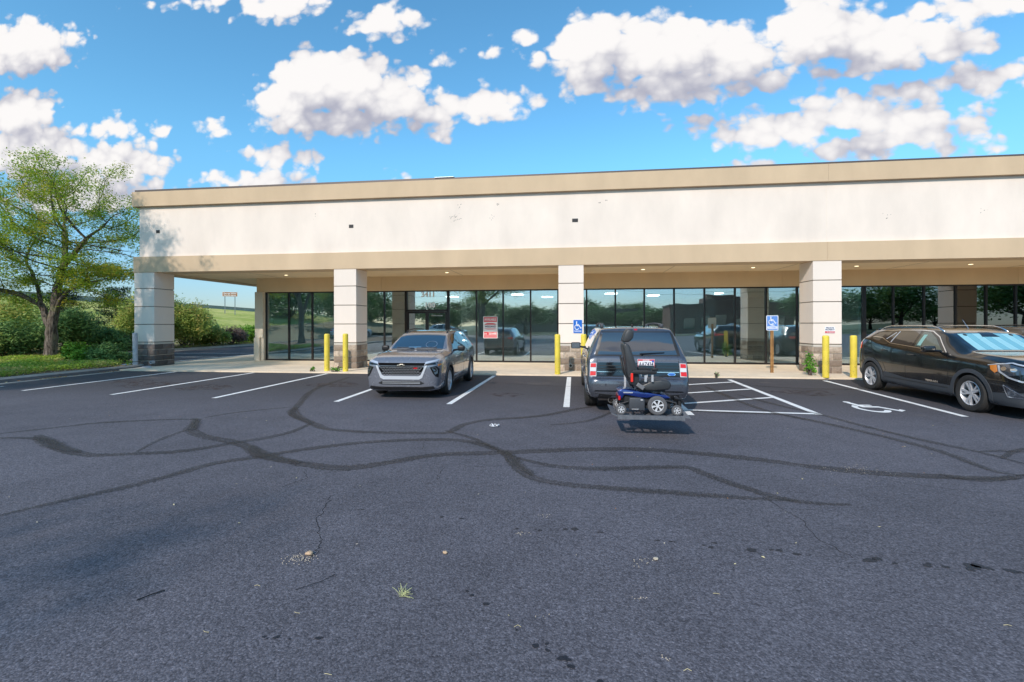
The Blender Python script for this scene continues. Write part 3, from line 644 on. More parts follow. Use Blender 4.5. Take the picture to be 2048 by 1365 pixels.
# ---------------------------------------------------------------- shop interior
INW = mat('interior_paint', (.76, .80, .79), .8, var=.05, vscale=.6); INF = mat('interior_floor', (.50, .52, .50), .4, var=.2, vscale=.8); INC = mat('interior_ceiling', (.62, .64, .62), .8)
b = MB(); b.box(-14.0, 11.25, 20.13, 33, .0, .058); part(b, 'shop_floor', INF)
b = MB(); b.box(-14.0, XR, 20.12, 33, 3.3, 3.4); part(b, 'shop_ceiling', INC)
b = MB(); b.box(-14.0, 11.25, 32.9, 33, .058, 3.3); b.box(-13.99, -13.9, 20.12, 32.9, .058, 3.3); b.box(11.20, 11.30, 20.12, 33, .058, 3.3)
b.box(-13.9, -12.35, 22.4, 22.5, .058, 3.3); b.box(-12.45, -12.35, 22.5, 28, .058, 3.3); b.box(-6.0, -5.9, 25, 32.9, .058, 3.3); b.box(4.9, 7.0, 24.2, 24.3, .058, 2.9); b.box(6.9,7.0,24.3,30,.058,3.3)
part(b, 'partition_wall', INW)
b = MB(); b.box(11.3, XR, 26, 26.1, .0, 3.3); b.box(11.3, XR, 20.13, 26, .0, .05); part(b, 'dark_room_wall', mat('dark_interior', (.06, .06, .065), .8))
TUBE = mat('ceiling_tube_light', (.9, .9, .9), .5, emis=((1, .98, .92), 10.0))
for x, y in [(-6.9,27),(-2.9,25.5),(-1.4,28),(2.1,25.5),(4.6,27.5),(7.6,26.2)]:
    b = MB(); b.box(x-.3, x+.3, y-.3, y+.3, 3.262, 3.302); part(b, 'ceiling_light', TUBE)
b = MB(); b.cbox((-13.05, 22.3, 1.35), (.2, .12, 2*.0+.12)); b.build('wall_phone', BOXD, label='small dark box fixed to the inside wall of the leftmost shop window', cat='wall box')
fe = MB(); fe.lathe([(.001,.95),(.06,.95),(.068,.98),(.068,1.30),(.05,1.36),(.02,1.38),(.02,1.42),(.001,1.42)], 14, Matrix.Translation((-12.9,22.25,0)))
fe_o = empty('fire_extinguisher', (-12.9, 22.25, .95), label='red fire extinguisher hanging inside the leftmost shop window', cat='fire extinguisher')
q = fe.build('cylinder', mat('red_enamel', (.45, .03, .02), .3), smooth=True); q.parent = fe_o; q.location = (12.9, -22.25, -.95)
h = MB(); h.cbox((0, -.02, .50), (.10, .03, .025)); h.tube([(0, 0, .47), (.07, -.02, .45), (.09, -.02, .25), (.085, -.02, .1)], .01, 6); h.cbox((0, -.069, .2), (.07, .01, .12)); h.build('handle_and_hose', BOXD, parent=fe_o)

# ================================================================ bollards and signs
YEL = mat('yellow_sleeve', (.80, .62, .06), .5, var=.22, vscale=3, tint=(.60, .47, .07), detail=9); YELS = mat('scuff', (.25, .2, .05), .8)
GALV = mat('grey_pipe', (.42, .44, .47), .55, var=.25, vscale=9); 
def bollard(x, y, h, label, m=YEL, r=.092, scuff=True, rz=0, name='bollard'):
    t = empty(name, (x, y, .05), rz, label=label, cat='bollard', group='yellow bollards in front of the shop columns' if m is YEL else None)
    b_ = MB(); b_.lathe([(.001, 0), (r, 0), (r, h-.06), (r*.98, h-.035), (r*.85, h-.012), (r*.5, h-.001), (.001, h)], 24)
    b_.build('post_sleeve', m, parent=t, smooth=True, angle=50)
    if scuff:
        rr = random.Random(int(x*100)); s_ = MB()
        for _ in range(16):
            a = rr.uniform(-2.6, -.6); z = rr.uniform(.05, .6); w = rr.uniform(.004, .012); hh = w*rr.uniform(.4, 1.6)
            s_.add([((r+.0015)*math.cos(a+u), (r+.0015)*math.sin(a+u), z+v) for u, v in ((-w/r, 0), (0, -hh), (w/r, 0), (0, hh))], [(0,1,2,3)])
        s_.build('scuff_marks', YELS, parent=t, fixn=False, kind='stuff')
    return t
bollard(-8.56, 15.74, 1.31, 'yellow bollard nearest the grey SUV side, left one of the pair before the second column')
bollard(-7.83, 15.66, 1.32, 'yellow bollard standing right in front of the second stone column base')
bollard(-.445, 15.48, 1.31, 'yellow bollard to the left of the blue PARKING sign column')
bollard(.405, 15.62, 1.31, 'yellow bollard mostly hidden behind the dark SUV with the power chair')
bollard(7.67, 15.43, 1.28, 'yellow bollard under the PRIVATE PROPERTY notice beside the green weed')
bollard(8.49, 15.5, 1.28, 'yellow bollard touching the tail of the black SUV')
gb = bollard(-16.76, 16.36, 1.33, 'grey unpainted pipe bollard leaning beside the left end column', GALV, .085, False)
gb.rotation_euler = (0, R(-1.0), 0)
b_ = MB(); b_.lathe([(.0855, .20), (.0875, .20), (.0875, .225), (.0855, .225)], 24, closed=True); b_.build('dark_band', mat('worn_tape', (.12, .11, .07), .7), parent=gb)

BLUE = mat('sign_blue', (.005, .13, .55), .4); BLUEF = mat('faded_sign_blue', (.12, .27, .66), .4, var=.1, vscale=8); SWH = mat('sign_white', (.82, .83, .85), .4); SRED = mat('sign_red', (.62, .06, .08), .4, var=.1, vscale=5)
SDK = mat('sign_ink', (.02, .02, .08), .5); ALU = mat('sign_back', (.55, .56, .58), .4, metal=.7)
def rrect(w, h, r, n=5):
    out = []
    for sx, sz, a0 in ((1,1,0),(-1,1,90),(-1,-1,180),(1,-1,270)):
        for j in range(n+1):
            a = R(a0+90*j/n); out.append((sx*(w/2-r)+r*math.cos(a), sz*(h/2-r)+r*math.sin(a)))
    return out
def plate(parent, w, h, r, y0, y1, m, name='plate', **kw):
    b_ = MB(); b_.prism(rrect(w, h, r), y0, y1); return b_.build(name, m, parent=parent, **kw)
# blue PARKING sign on the third column
s1 = empty('accessible_parking_sign', (.225, 16.69, 1.60), label='bright blue wheelchair PARKING sign fixed to the third column', cat='sign')
plate(s1, .315, .475, .02, -.016, -.008, SWH, 'border'); plate(s1, .30, .46, .016, -.018, -.012, BLUE, 'plate')
e_ = MB(); emblem(e_, lambda x, y: ((x-.26)*.235, -.0195, (y-.5)*.27+.055)); e_.build('wheelchair_emblem', SWH, parent=s1, fixn=False)
text('PARKING', .068, (0, -.0192, -.165), SWH, s1, 'lettering', bold=.0015, sx=.9)
# faded sign on a wooden post
s2 = empty('accessible_sign_post', (6.64, 16.72, .05), label='faded blue VAN ACCESSIBLE sign on a rusty wooden post on the walk', cat='sign post')
WOODP = mat('rusty_post', (.36, .20, .07), .8, var=.45, vscale=7, tint=(.13, .055, .02))
b_ = MB(); b_.box(-.045, -.02, -.03, .02, -.02, 1.62); b_.box(.02, .045, -.03, .02, -.02, 1.62); b_.box(-.045, .045, .02, .026, -.02, 1.62); b_.box(-.012, .012, -.02, .02, -.02, 1.6, 0)
b_.build('post', WOODP, parent=s2)
def shift(o_, z, y=0, x=0): o_.location = (x, y, z); return o_
shift(plate(s2, .375, .50, .03, -.042, -.034, SWH, 'border'), 1.66); shift(plate(s2, .335, .46, .02, -.045, -.036, BLUEF, 'plate'), 1.66)
e_ = MB(); emblem(e_, lambda x, y: ((x-.26)*.235-.01, -.0465, (y-.5)*.25+1.76)); e_.build('wheelchair_emblem', SWH, parent=s2, fixn=False)
text('VAN', .062, (0, -.0465, 1.585), SWH, s2, 'lettering', bold=.002); b_ = MB(); b_.box(-.155, .155, -.0475, -.044, 1.47, 1.545); b_.build('legend_strip', SWH, parent=s2)
text('ACCESSIBLE', .05, (0, -.0490, 1.507), BLUEF, s2, 'lettering', bold=.001, sx=.95)
for z in (1.88, 1.45):
    b_ = MB(); b_.lathe([(.001, 0), (.009, 0), (.009, .006), (.001, .008)], 8, Matrix.Translation((0, -.045, z)) @ Matrix.Rotation(R(90), 4, 'X')); b_.build('bolt', ALU, parent=s2)
# private property notice
s3 = empty('private_property_notice', (8.42, 16.69, 1.475), label='small white PRIVATE PROPERTY notice with red strip on the fourth column', cat='sign')
plate(s3, .315, .215, .006, -.012, -.006, SWH, 'plate')
text('PRIVATE', .064, (0, -.0125, .066), SDK, s3, 'lettering', bold=.002, sx=1.0); text('PROPERTY', .062, (0, -.0125, .008), SDK, s3, 'lettering', bold=.002, sx=.95)
b_ = MB(); b_.box(-.15, .15, -.0135, -.011, -.10, -.038); b_.build('red_strip', SRED, parent=s3); text('NO TRESPASSING', .032, (.02, -.0150, -.069), SWH, s3, 'lettering', bold=.001, sx=.95)
# availability poster in the window
s4 = empty('available_poster', (-3.44, 19.99, 1.545), label='red and white AVAILABLE poster with a phone number stuck in the window', cat='poster')
plate(s4, .62, .93, .004, -.006, .0, SWH, 'sheet')
def strip(x0, x1, z0, z1, m, par, y=-.0085, name='strip'):
    b_ = MB(); b_.box(x0, x1, y, y+.004, z0, z1); return b_.build(name, m, parent=par)
strip(-.285, .285, .235, .44, SRED, s4, name='red_band'); text('AVAILABLE', .145, (0, -.0095, .338), SWH, s4, 'lettering', bold=.004, sx=.72)
strip(-.285, .285, -.44, -.19, SRED, s4, name='red_band'); text('(316)', .07, (-.215, -.0095, -.275), SWH, s4, 'lettering', bold=.002, sx=.8); text('262-6400', .135, (.095, -.0095, -.27), SWH, s4, 'lettering', bold=.003, sx=.66)
strip(-.27, .27, -.375, -.36, SWH, s4, -.0100, 'white_rule')
bd = [(-.27,.115),(-.20,.16),(-.12,.185),(.12,.185),(.20,.16),(.27,.115)]
b_ = MB(); b_.prism(bd, -.0085, -.005); b_.build('badge_top', SRED, parent=s4); bd = [(-.27,-.04),(.27,-.04),(.22,-.075),(.10,-.095),(-.10,-.095),(-.22,-.075)]
b_ = MB(); b_.prism(bd, -.0085, -.005); b_.build('badge_foot', mat('poster_pink', (.7, .35, .4), .5), parent=s4)
text('WEIGAND', .115, (0, -.0095, .035), SDK, s4, 'lettering', bold=.003, sx=.88)
# pipe outlet on the third column base
dp = MB(); mt = Matrix.Translation((-.02, 16.69, .24)) @ Matrix.Rotation(R(90), 4, 'X')
dp.lathe([(.048, 0), (.066, 0), (.066, .17), (.048, .17)], 20, mt, closed=True); dp.lathe([(.001, .05), (.048, .05)], 20, mt, mi=1)
dp.build('drain_pipe', [mat('pale_pipe', (.45, .42, .38), .6), BOXD], label='short round drain pipe poking out of the third column stone base', cat='pipe', angle=40)
ds = MB(); mt = Matrix.Translation((-16.3, 16.69, .22)) @ Matrix.Rotation(R(90), 4, 'X'); ds.lathe([(.048, 0), (.066, 0), (.066, .13), (.048, .13)], 20, mt, closed=True); ds.lathe([(.001, .05), (.048, .05)], 20, mt, mi=1)
ds.build('drain_pipe', [GALV, BOXD], label='grey drain pipe end low on the left end column base', cat='pipe', angle=40)

# brown highway sign on the embankment
th_ = .1247
def at(px, py, zc):
    u = (px-1024)/945; v = (py-648)/945
    return Vector((zc*(u*math.cos(th_)-math.sin(th_)), zc*(u*math.sin(th_)+math.cos(th_)), 1.7-v*zc))
pc = at(460, 588, 125); gz_ = hill_h(pc.x, pc.y)
hs = empty('highway_sign', (pc.x, pc.y, gz_), .55, label='brown two line highway sign on two posts on the grass embankment', cat='road sign')
top = pc.z-gz_; BRN = mat('sign_brown', (.36, .13, .035), .5)
b_ = MB(); b_.box(-1.75, 1.75, -.06, -.02, top-.6, top+.6); b_.build('border', SWH, parent=hs); b_ = MB(); b_.box(-1.68, 1.68, -.08, -.03, top-.54, top+.54); b_.build('panel', BRN, parent=hs)
text('George White', .50, (0, -.09, top+.2), SWH, hs, 'lettering', bold=.012)
text('Memorial Highway', .44, (0, -.09, top-.26), SWH, hs, 'lettering', bold=.012, sx=.86)
for x in (-1.15, 1.15):
    b_ = MB(); b_.box(x-.09, x+.09, 0, .15, -1.2, top+.5); b_.build('post', mat('sign_post_steel', (.16, .19, .2), .5), parent=hs)
# concrete barrier along the crest
bw = MB()
def crest(y): return -108-.233*(y-82)
ys = np.arange(20, 400, 6.0)
for a, c in zip(ys[:-1], ys[1:]):
    A = Vector((crest(a)-2, a, 0)); B = Vector((crest(c)-2, c, 0)); za, zb = 7.2, 7.2
    bw.add([(A.x,A.y,6.6),(B.x,B.y,6.6),(B.x,B.y,8.4),(A.x,A.y,8.4),(A.x-.4,A.y,6.6),(B.x-.4,B.y,6.6),(B.x-.4,B.y,8.4),(A.x-.4,A.y,8.4)], [(0,1,2,3),(3,2,6,7),(7,6,5,4)])
ow = bw.build('barrier_wall', mat('barrier_concrete', (.36, .33, .29), .9, var=.2, vscale=.2), label='long grey concrete barrier along the top of the embankment', cat='wall')
bw = MB()
for a, c in zip(ys[:-1], ys[1:]):
    bw.add([(crest(a)-1.95,a,8.3),(crest(c)-1.95,c,8.3),(crest(c)-1.95,c,8.43),(crest(a)-1.95,a,8.43)], [(0,1,2,3)])
bw.build('top_rail', mat('rail_dark', (.05, .06, .06), .6), parent=ow)

# litter on the asphalt
lr = random.Random(8)
def scrap(name, pts, zs, m, **kw):
    b_ = MB(); n = len(pts); b_.add([(x, y, z) for (x, y), z in zip(pts, zs)], [tuple(range(n))]); return b_.build(name, m, fixn=False, **kw)
PEB = mat('tan_stone', (.55, .38, .24), .9, var=.3, vscale=60); PAL = mat('pale_chip', (.50, .43, .33), .9); STR = mat('straw', (.62, .53, .30), .8); TWG = mat('black_stick', (.01, .01, .012), .7)
ORL = mat('dry_leaf', (.48, .22, .06), .8, var=.4, vscale=30)
def pebble(x, y, s, m, label=None, group=None):
    bm = bmesh.new(); bmesh.ops.create_icosphere(bm, subdivisions=2, radius=s)
    for v in bm.verts: v.co = Vector((v.co.x*1.2, v.co.y, v.co.z*.6))*(1+.35*noise.noise(v.co/s*1.3+Vector((x, y, 0))))
    me = bpy.data.meshes.new('pebble'); bm.to_mesh(me); bm.free(); me.materials.append(m)
    o_ = bpy.data.objects.new('pebble', me); col.objects.link(o_); o_.location = (x, y, .004+s*.35); return tag(o_, label, 'pebble', group)
pebble(-1.92, 3.27, .024, PEB, 'reddish brown pebble lying in a patch of pale crumbs'); pebble(-.93, 3.41, .016, PEB, 'small tan pebble alone on the asphalt below the grey SUV')
pebble(.60, 3.50, .016, PAL, 'pale round pebble beside white crumbs in the right foreground'); 
crumpled = MB(); rr = random.Random(2)
for k_ in range(14):
    c_ = Vector((-1.26+rr.uniform(-.07,.07), 7.67+rr.uniform(-.05,.05), .02)); crumpled.add([c_+Vector((rr.uniform(-.05,.05), rr.uniform(-.04,.04), rr.uniform(-.015,.04))) for _ in range(4)], [(0,1,2,3)])
crumpled.build('crumpled_cup', SWH, fixn=False, label='crushed white paper cup lying between the two central parked cars', cat='litter')
cr = MB()
for cx, cy, n, sp_ in [(-1.95,3.2,110,.055),(-.26,4.17,16,.03),(-.40,3.8,16,.035),(.50,3.45,22,.06),(.42,2.98,10,.02),(3.23,5.98,60,.28),(3.3,6.0,40,.12),(-.17,2.74,6,.02),(.48,2.46,6,.02)]:
    for _ in range(n):
        x, y = cx+rr.gauss(0, sp_), cy+rr.gauss(0, sp_*.7); s = rr.uniform(.0015, .005)
        cr.add([(x-s, y, .006), (x, y-s, .008), (x+s, y, .006), (x, y+s, .010)], [(0,1,2,3)])
cr.build('crumbs', PAL, fixn=False, kind='stuff', label='pale crumbs and grit scattered over the asphalt', cat='grit')
lf = MB()
for _ in range(150):
    x, y = rr.uniform(-9, 9), rr.uniform(1.6, 9); s = rr.uniform(.006, .018); a = rr.uniform(0, 6.28); ca, sa = math.cos(a), math.sin(a); asp = rr.uniform(.2, .6)
    lf.add([(x+(u*ca-v*sa)*s, y+(u*sa+v*ca)*s, .005+rr.uniform(0, .008)) for u, v in ((-1, 0), (0, -asp), (1, 0), (0, asp))], [(0,1,2,3)], rr.choice([0, 1, 1, 2]))
lf.build('scattered_leaf_bits', [ORL, STR, PAL], fixn=False, kind='stuff', label='tiny dry leaf bits scattered over the asphalt', cat='leaf litter')
gr = MB()
for _ in range(26):
    a = rr.uniform(-.6, 2.6); L_ = rr.uniform(.03, .09); c0 = Vector((-1.05+rr.gauss(0,.012), 2.84+rr.gauss(0,.012), .006)); d = Vector((math.cos(a), math.sin(a), rr.uniform(.05, .5)))*L_
    gr.tube([c0, c0+d*.5+Vector((0,0,.006)), c0+d], .0012, 4)
gr.build('grass_clump', mat('dry_straw_green', (.50, .52, .25), .8), label='tuft of pale dry grass lying on the foreground asphalt', cat='grass tuft')
b_ = MB(); b_.tube([(-2.65,2.59,.008),(-2.61,2.655,.011),(-2.57,2.71,.008)], .004, 6); b_.build('black_stick', TWG, label='straight black stick on the asphalt at lower left', cat='stick')
b_ = MB(); b_.tube([(-1.75,2.82,.006),(-1.68,2.88,.009),(-1.63,2.94,.007),(-1.59,3.03,.006)], .002, 6); b_.build('thin_twig', TWG, label='thin dark twig running along a crack in the foreground', cat='stick')
wg = MB()
for i, (x, y) in enumerate([(-2.02,2.83),(.56,2.39),(-.30,2.62),(-2.0,2.38),(-1.17,2.16),(-1.6,2.6),(.9,3.1),(2.42,2.97)]):
    a = rr.uniform(-.4, .4); wg.tube([(x-.02, y, .006), (x, y+.008*a*5, .012), (x+.02*math.cos(a), y+.02*math.sin(a), .006)], .0014, 5)
wg.build('straw_pieces', STR, kind='stuff', label='short straw pieces lying on the asphalt', cat='straw')
lv = MB()
for cx, cy, n, sx_, sy_ in [(-16.22,13.1,90,.10,.35),(-16.25,15.0,60,.12,.2),(-16.7,15.6,60,.2,.12),(-16.8,13.8,60,.2,1.2),(-16.4,11.9,14,.08,.3)]:
    for _ in range(n):
        x, y = cx+rr.gauss(0, sx_), cy+rr.gauss(0, sy_); zb = .012 if x > -16.45 else .16; s = rr.uniform(.012, .035); a = rr.uniform(0, 6.28); ca, sa = math.cos(a), math.sin(a)
        lv.add([(x+(u*ca-v*sa)*s, y+(u*sa+v*ca)*s, zb+rr.uniform(0, .03)) for u, v in ((-1, 0), (0, -.5), (1, 0), (0, .5))], [(0,1,2,3)], rr.choice([0, 0, 0, 1, 2]))
lv.build('fallen_leaves', [ORL, STR, PAL], fixn=False, kind='stuff', label='orange fallen leaves drifted along the planter kerb', cat='leaves')

# ================================================================ vegetation
def leafmat(name, a, b_, c_=None, trans=.35, rough=.6):
    m = bpy.data.materials.new(name); m.use_nodes = True; nt = m.node_tree; bs = nt.nodes['Principled BSDF']
    ri = N(nt, 'ShaderNodeNewGeometry').outputs['Random Per Island']; p = N(nt, 'ShaderNodeTexCoord').outputs['Object']
    n = N(nt, 'ShaderNodeTexNoise', ins={'Vector': p, 'Scale': .9, 'Detail': 3.0})
    c = MIX(nt, ri, (*a, 1), (*b_, 1))
    if c_:
        n2 = N(nt, 'ShaderNodeMapRange', ins={0: M(nt, 'ADD', n.outputs[0], M(nt, 'MULTIPLY', M(nt, 'SUBTRACT', ri, .5), .25)), 1: .52, 2: .66}).outputs[0]
        c = MIX(nt, n2, c, (*c_, 1))
    nt.links.new(c, bs.inputs['Base Color']); bs.inputs['Roughness'].default_value = rough; bs.inputs['Specular IOR Level'].default_value = .25
    t = N(nt, 'ShaderNodeBsdfTranslucent', ins={0: c}); mx = N(nt, 'ShaderNodeMixShader', ins={0: trans, 1: bs.outputs[0], 2: t.outputs[0]})
    nt.links.new(mx.outputs[0], nt.nodes['Material Output'].inputs[0]); return m
LF_LOC = leafmat('locust_leaf', (.19, .33, .035), (.48, .60, .06), (.56, .48, .06), .5)
LF_DK = leafmat('juniper_leaf', (.085, .19, .055), (.26, .40, .12), None, .25); LF_MID = leafmat('shrub_leaf', (.20, .32, .055), (.55, .60, .15), (.56, .46, .13), .4)
LF_BR = leafmat('low_juniper_leaf', (.09, .24, .02), (.25, .46, .05), None, .3); LF_EV = leafmat('pine_leaf', (.012, .035, .015), (.035, .075, .03), None, .1)
LF_GC = leafmat('groundcover_leaf', (.23, .38, .045), (.55, .66, .10), (.56, .50, .16), .4); LF_DRY = leafmat('dry_twig_leaf', (.13, .085, .07), (.26, .19, .16), None, .1)
BARK = bpy.data.materials.new('bark'); BARK.use_nodes = True; nt = BARK.node_tree; bs = nt.nodes['Principled BSDF']; pz = N(nt, 'ShaderNodeTexCoord').outputs['Object']
nb = N(nt, 'ShaderNodeTexNoise', ins={'Vector': VM(nt, 'MULTIPLY', pz, (16, 16, 3.5)), 'Scale': 1.0, 'Detail': 6.0, 'Roughness': .7, 'Distortion': .6})
nl = N(nt, 'ShaderNodeTexNoise', ins={'Vector': pz, 'Scale': 2.5, 'Detail': 4.0})
cb_ = MIX(nt, N(nt, 'ShaderNodeMapRange', ins={0: nb.outputs[0], 1: .38, 2: .62}).outputs[0], (.045, .035, .03, 1), (.26, .215, .185, 1))
cb_ = MIX(nt, N(nt, 'ShaderNodeMapRange', ins={0: nl.outputs[0], 1: .55, 2: .7, 3: 0, 4: .55}).outputs[0], cb_, (.23, .23, .11, 1))
nt.links.new(cb_, bs.inputs['Base Color']); bs.inputs['Roughness'].default_value = .95; bs.inputs['Specular IOR Level'].default_value = .1
nt.links.new(N(nt, 'ShaderNodeBump', ins={'Strength': 1.0, 'Distance': .05, 'Height': nb.outputs[0]}).outputs[0], bs.inputs['Normal'])

def leaf_mesh(name, C, size, up_bias=.3, aspect=.5, m=None, parent=None, rng=None, jit=.4, droop=None, out=0.0, **kw):
    """C: n x 3 centres; every leaf a small folded rhombus"""
    rng = rng or np.random.RandomState(1); C = np.asarray(C, float); n = len(C)
    d = rng.normal(size=(n, 3)); d[:, 2] *= .5
    if droop is not None: d = d*.6+droop
    d /= np.linalg.norm(d, axis=1)[:, None]+1e-9
    nr = rng.normal(size=(n, 3)); nr[:, 2] = np.abs(nr[:, 2])+up_bias*3; oc = C-C.mean(0); oc /= np.linalg.norm(oc, axis=1)[:, None]+1e-9; nr = nr+oc*out*2.2; s = np.cross(d, nr); s /= np.linalg.norm(s, axis=1)[:, None]+1e-9
    L_ = size*(1+jit*rng.uniform(-1, 1, n))[:, None]
    V = np.stack([C-d*L_, C-s*L_*aspect, C+d*L_, C+s*L_*aspect], 1).reshape(-1, 3)
    me = bpy.data.meshes.new(name); me.vertices.add(4*n); me.vertices.foreach_set('co', V.astype(np.float32).ravel())
    me.loops.add(4*n); me.loops.foreach_set('vertex_index', np.arange(4*n, dtype=np.int32)); me.polygons.add(n)
    me.polygons.foreach_set('loop_start', np.arange(0, 4*n, 4, dtype=np.int32)); me.polygons.foreach_set('loop_total', np.full(n, 4, np.int32))
    me.update(calc_edges=True); me.validate()
    if m: me.materials.append(m)
    o_ = bpy.data.objects.new(name, me); col.objects.link(o_)
    if parent: o_.parent = parent
    return tag(o_, **kw)

def colonize(seed, att, roots, step=.22, kill=.35, infl=1.6, iters=90):
    rng = np.random.RandomState(seed); nodes = []; par = []
    for line in roots:      # line: list of points, first may index an existing node
        prev = -1
        if nodes:
            d = np.linalg.norm(np.array(nodes)-np.array(line[0]), axis=1); prev = int(d.argmin())
        for i, p in enumerate(line):
            if i == 0 and prev >= 0: continue
            a = np.array(line[i-1]) if i else np.array(p); b = np.array(p, float); L_ = np.linalg.norm(b-a); k = max(1, int(L_/step))
            for j in range(1, k+1):
                q = a+(b-a)*j/k+rng.normal(size=3)*.012*(1 if i else 0); nodes.append(q); par.append(prev); prev = len(nodes)-1
    att = np.array(att); nodes = list(nodes); alive = np.ones(len(att), bool)
    near = np.full(len(att), 1e9); ni = np.zeros(len(att), int); done = 0
    for it in range(iters):
        arr = np.array(nodes[done:]);
        if len(arr) == 0: break
        idx = np.where(alive)[0]
        if len(idx) == 0: break
        D = np.linalg.norm(att[idx, None]-arr[None], axis=2); mn = D.argmin(1); md = D[np.arange(len(idx)), mn]
        bt = md < near[idx]; near[idx[bt]] = md[bt]; ni[idx[bt]] = mn[bt]+done; done = len(nodes)
        alive &= near > kill; idx = np.where(alive & (near < infl))[0]
        if len(idx) == 0: break
        acc_ = {}
        for a in idx:
            k = ni[a]; v = att[a]-nodes[k]; v /= np.linalg.norm(v)+1e-9; acc_.setdefault(k, []).append(v)
        for k, vs_ in acc_.items():
            v = np.sum(vs_, 0)+rng.normal(size=3)*.25; v /= np.linalg.norm(v)+1e-9
            nodes.append(nodes[k]+v*step); par.append(k)
    return np.array(nodes), np.array(par)
def tree_meshes(seed, att, roots, trunk_r, leafsize, nleaf, lm, tip=.006, expo=2.35, leafr=.05, spread=.16, infl=1.6, step=.22, kill=.35, bark=BARK, droop=None):
    nodes, par = colonize(seed, att, roots, step, kill, infl)
    n = len(nodes); kids = [[] for _ in range(n)]
    for i, p in enumerate(par):
        if p >= 0: kids[p].append(i)
    w = np.zeros(n)
    for i in range(n-1, -1, -1): w[i] = (tip**expo if not kids[i] else sum(w[k] for k in kids[i]))
    r = w**(1/expo); sc = trunk_r/r[0]; r = tip+(r-tip)*max(sc, .2) if r[0] > tip else r
    r = np.maximum(r, tip*.8)
    tb = MB()
    stack = [(0, [])]
    starts = [0]
    seen = set()
    while starts:
        s_ = starts.pop(); chain = [par[s_]] if par[s_] >= 0 else []; cur = s_
        rc = [r[s_]] if chain else []
        while True:
            chain.append(cur); rc.append(r[cur])
            if not kids[cur]: break
            ks = sorted(kids[cur], key=lambda k: -r[k]); starts += ks[1:]; cur = ks[0]
        if len(chain) > 1:
            pts = [nodes[c] for c in chain]; 
            if rc[0] < .02: tb.tube(pts, rc, 4, caps=False)
            else: tb.tube(pts, rc, 12 if rc[0] > .12 else (8 if rc[0] > .05 else 5), caps=False)
    rng = np.random.RandomState(seed+5); thin = np.where(r < leafr)[0]
    pick = thin[rng.randint(0, len(thin), nleaf)]
    C = nodes[pick]+rng.normal(size=(nleaf, 3))*np.array([spread, spread, spread*.6])
    return tb, C, rng
def ell_att(rng, clumps, per, s):
    out = []
    for c in clumps: out.append(np.array(c)+rng.normal(size=(per, 3))*np.array([s, s, s*.55]))
    return np.concatenate(out)
# ---- honey locust in the island
rng = np.random.RandomState(12); cl = []
while len(cl) < 120:
    p = rng.uniform(-1, 1, 3); q = np.linalg.norm(p)
    if q > 1 or q < .35: continue
    if p[2] < -.45 and abs(p[0]) < .35: continue
    cl.append((p[0]*4.3-.15, p[1]*3.6, 5.55+p[2]*3.75))
att = ell_att(rng, cl, 22, .42); att = att[att[:, 2] > 2.3]
c_, s_ = math.cos(.1247), math.sin(.1247)
roots = [[(0,0,-.1),(.02,.02,.7),(.05,0,1.45)], [(.03,0,1.2),(-.32,.1,1.9),(-.55,.15,2.5),(-.85,.3,3.3),(-1.5,.5,4.3)], [(-.5,.12,2.4),(-1.1,-.2,2.9),(-1.9,-.5,3.15),(-2.8,-.8,3.7)],
         [(.05,0,1.45),(.25,-.05,2.3),(.42,-.1,3.2),(.7,-.2,4.1),(1.35,-.3,4.7),(2.0,-.4,5.4)], [(.25,-.05,2.1),(.75,-.35,2.65),(1.4,-.6,3.05),(2.3,-.8,3.4)], [(.42,-.1,3.3),(.3,.4,4.5),(.1,.6,5.9)]]
tb, C, rr_ = tree_meshes(3, att, roots, .235, .05, 108000, LF_LOC, tip=.004, spread=.21, expo=2.15, leafr=.028)
tb.v = [(x*(1+max(0, .35-z)*.5), y*(1+max(0, .35-z)*.5), z) for x, y, z in tb.v]
loc = empty('locust_tree', (-23.55, 18.75, .14), .1247, label='airy yellow green tree with forked trunk growing from the planted island', cat='tree')
trunk_o = tb.build('trunk', BARK, parent=loc, smooth=True)
dens = np.array([noise.noise(Vector(p*np.array([.55,.55,.9])+3)) for p in C]); C = C[dens > -.18]
crown_o = leaf_mesh('crown', C, .052, .5, .42, LF_LOC, loc, rr_, out=.4)
# taller tree of the same kind beyond the left edge of the view; its shade dapples the end column
t2 = copy_tree(loc); t2.location = (-21.4, 4.4, .14); t2.rotation_euler = (0, 0, 2.2); t2.scale = (1.0, 1.0, 1.55); t2['label'] = 'taller yellow green tree nearer the camera in the island, outside the left edge'
# ---- trees behind the camera that the shop windows mirror
def bush_points(rng, n, rx, ry, rz, z0, lumps=14, lump=.42, shell=.6, flat=.0):
    L_ = []
    for _ in range(lumps):
        a = rng.uniform(0, 2*math.pi); ph = rng.uniform(-.25, 1)*math.pi/2; q = rng.uniform(.35, .8)
        L_.append((rx*q*math.cos(a)*math.cos(ph*.8), ry*q*math.sin(a)*math.cos(ph*.8), z0+rz*(.45+.5*math.sin(ph)*q)))
    L_ = np.array(L_); k = rng.randint(0, lumps, n); d = rng.normal(size=(n, 3)); d /= np.linalg.norm(d, axis=1)[:, None]
    rad = (shell+(1-shell)*rng.uniform(0, 1, n))[:, None]*(.75+.5*rng.uniform(0, 1, n)[:, None]**3)
    P_ = L_[k]+d*rad*np.array([rx, ry, rz])*lump; P_[:, 2] = np.maximum(P_[:, 2], .03+rng.uniform(0, .12, n)); return P_
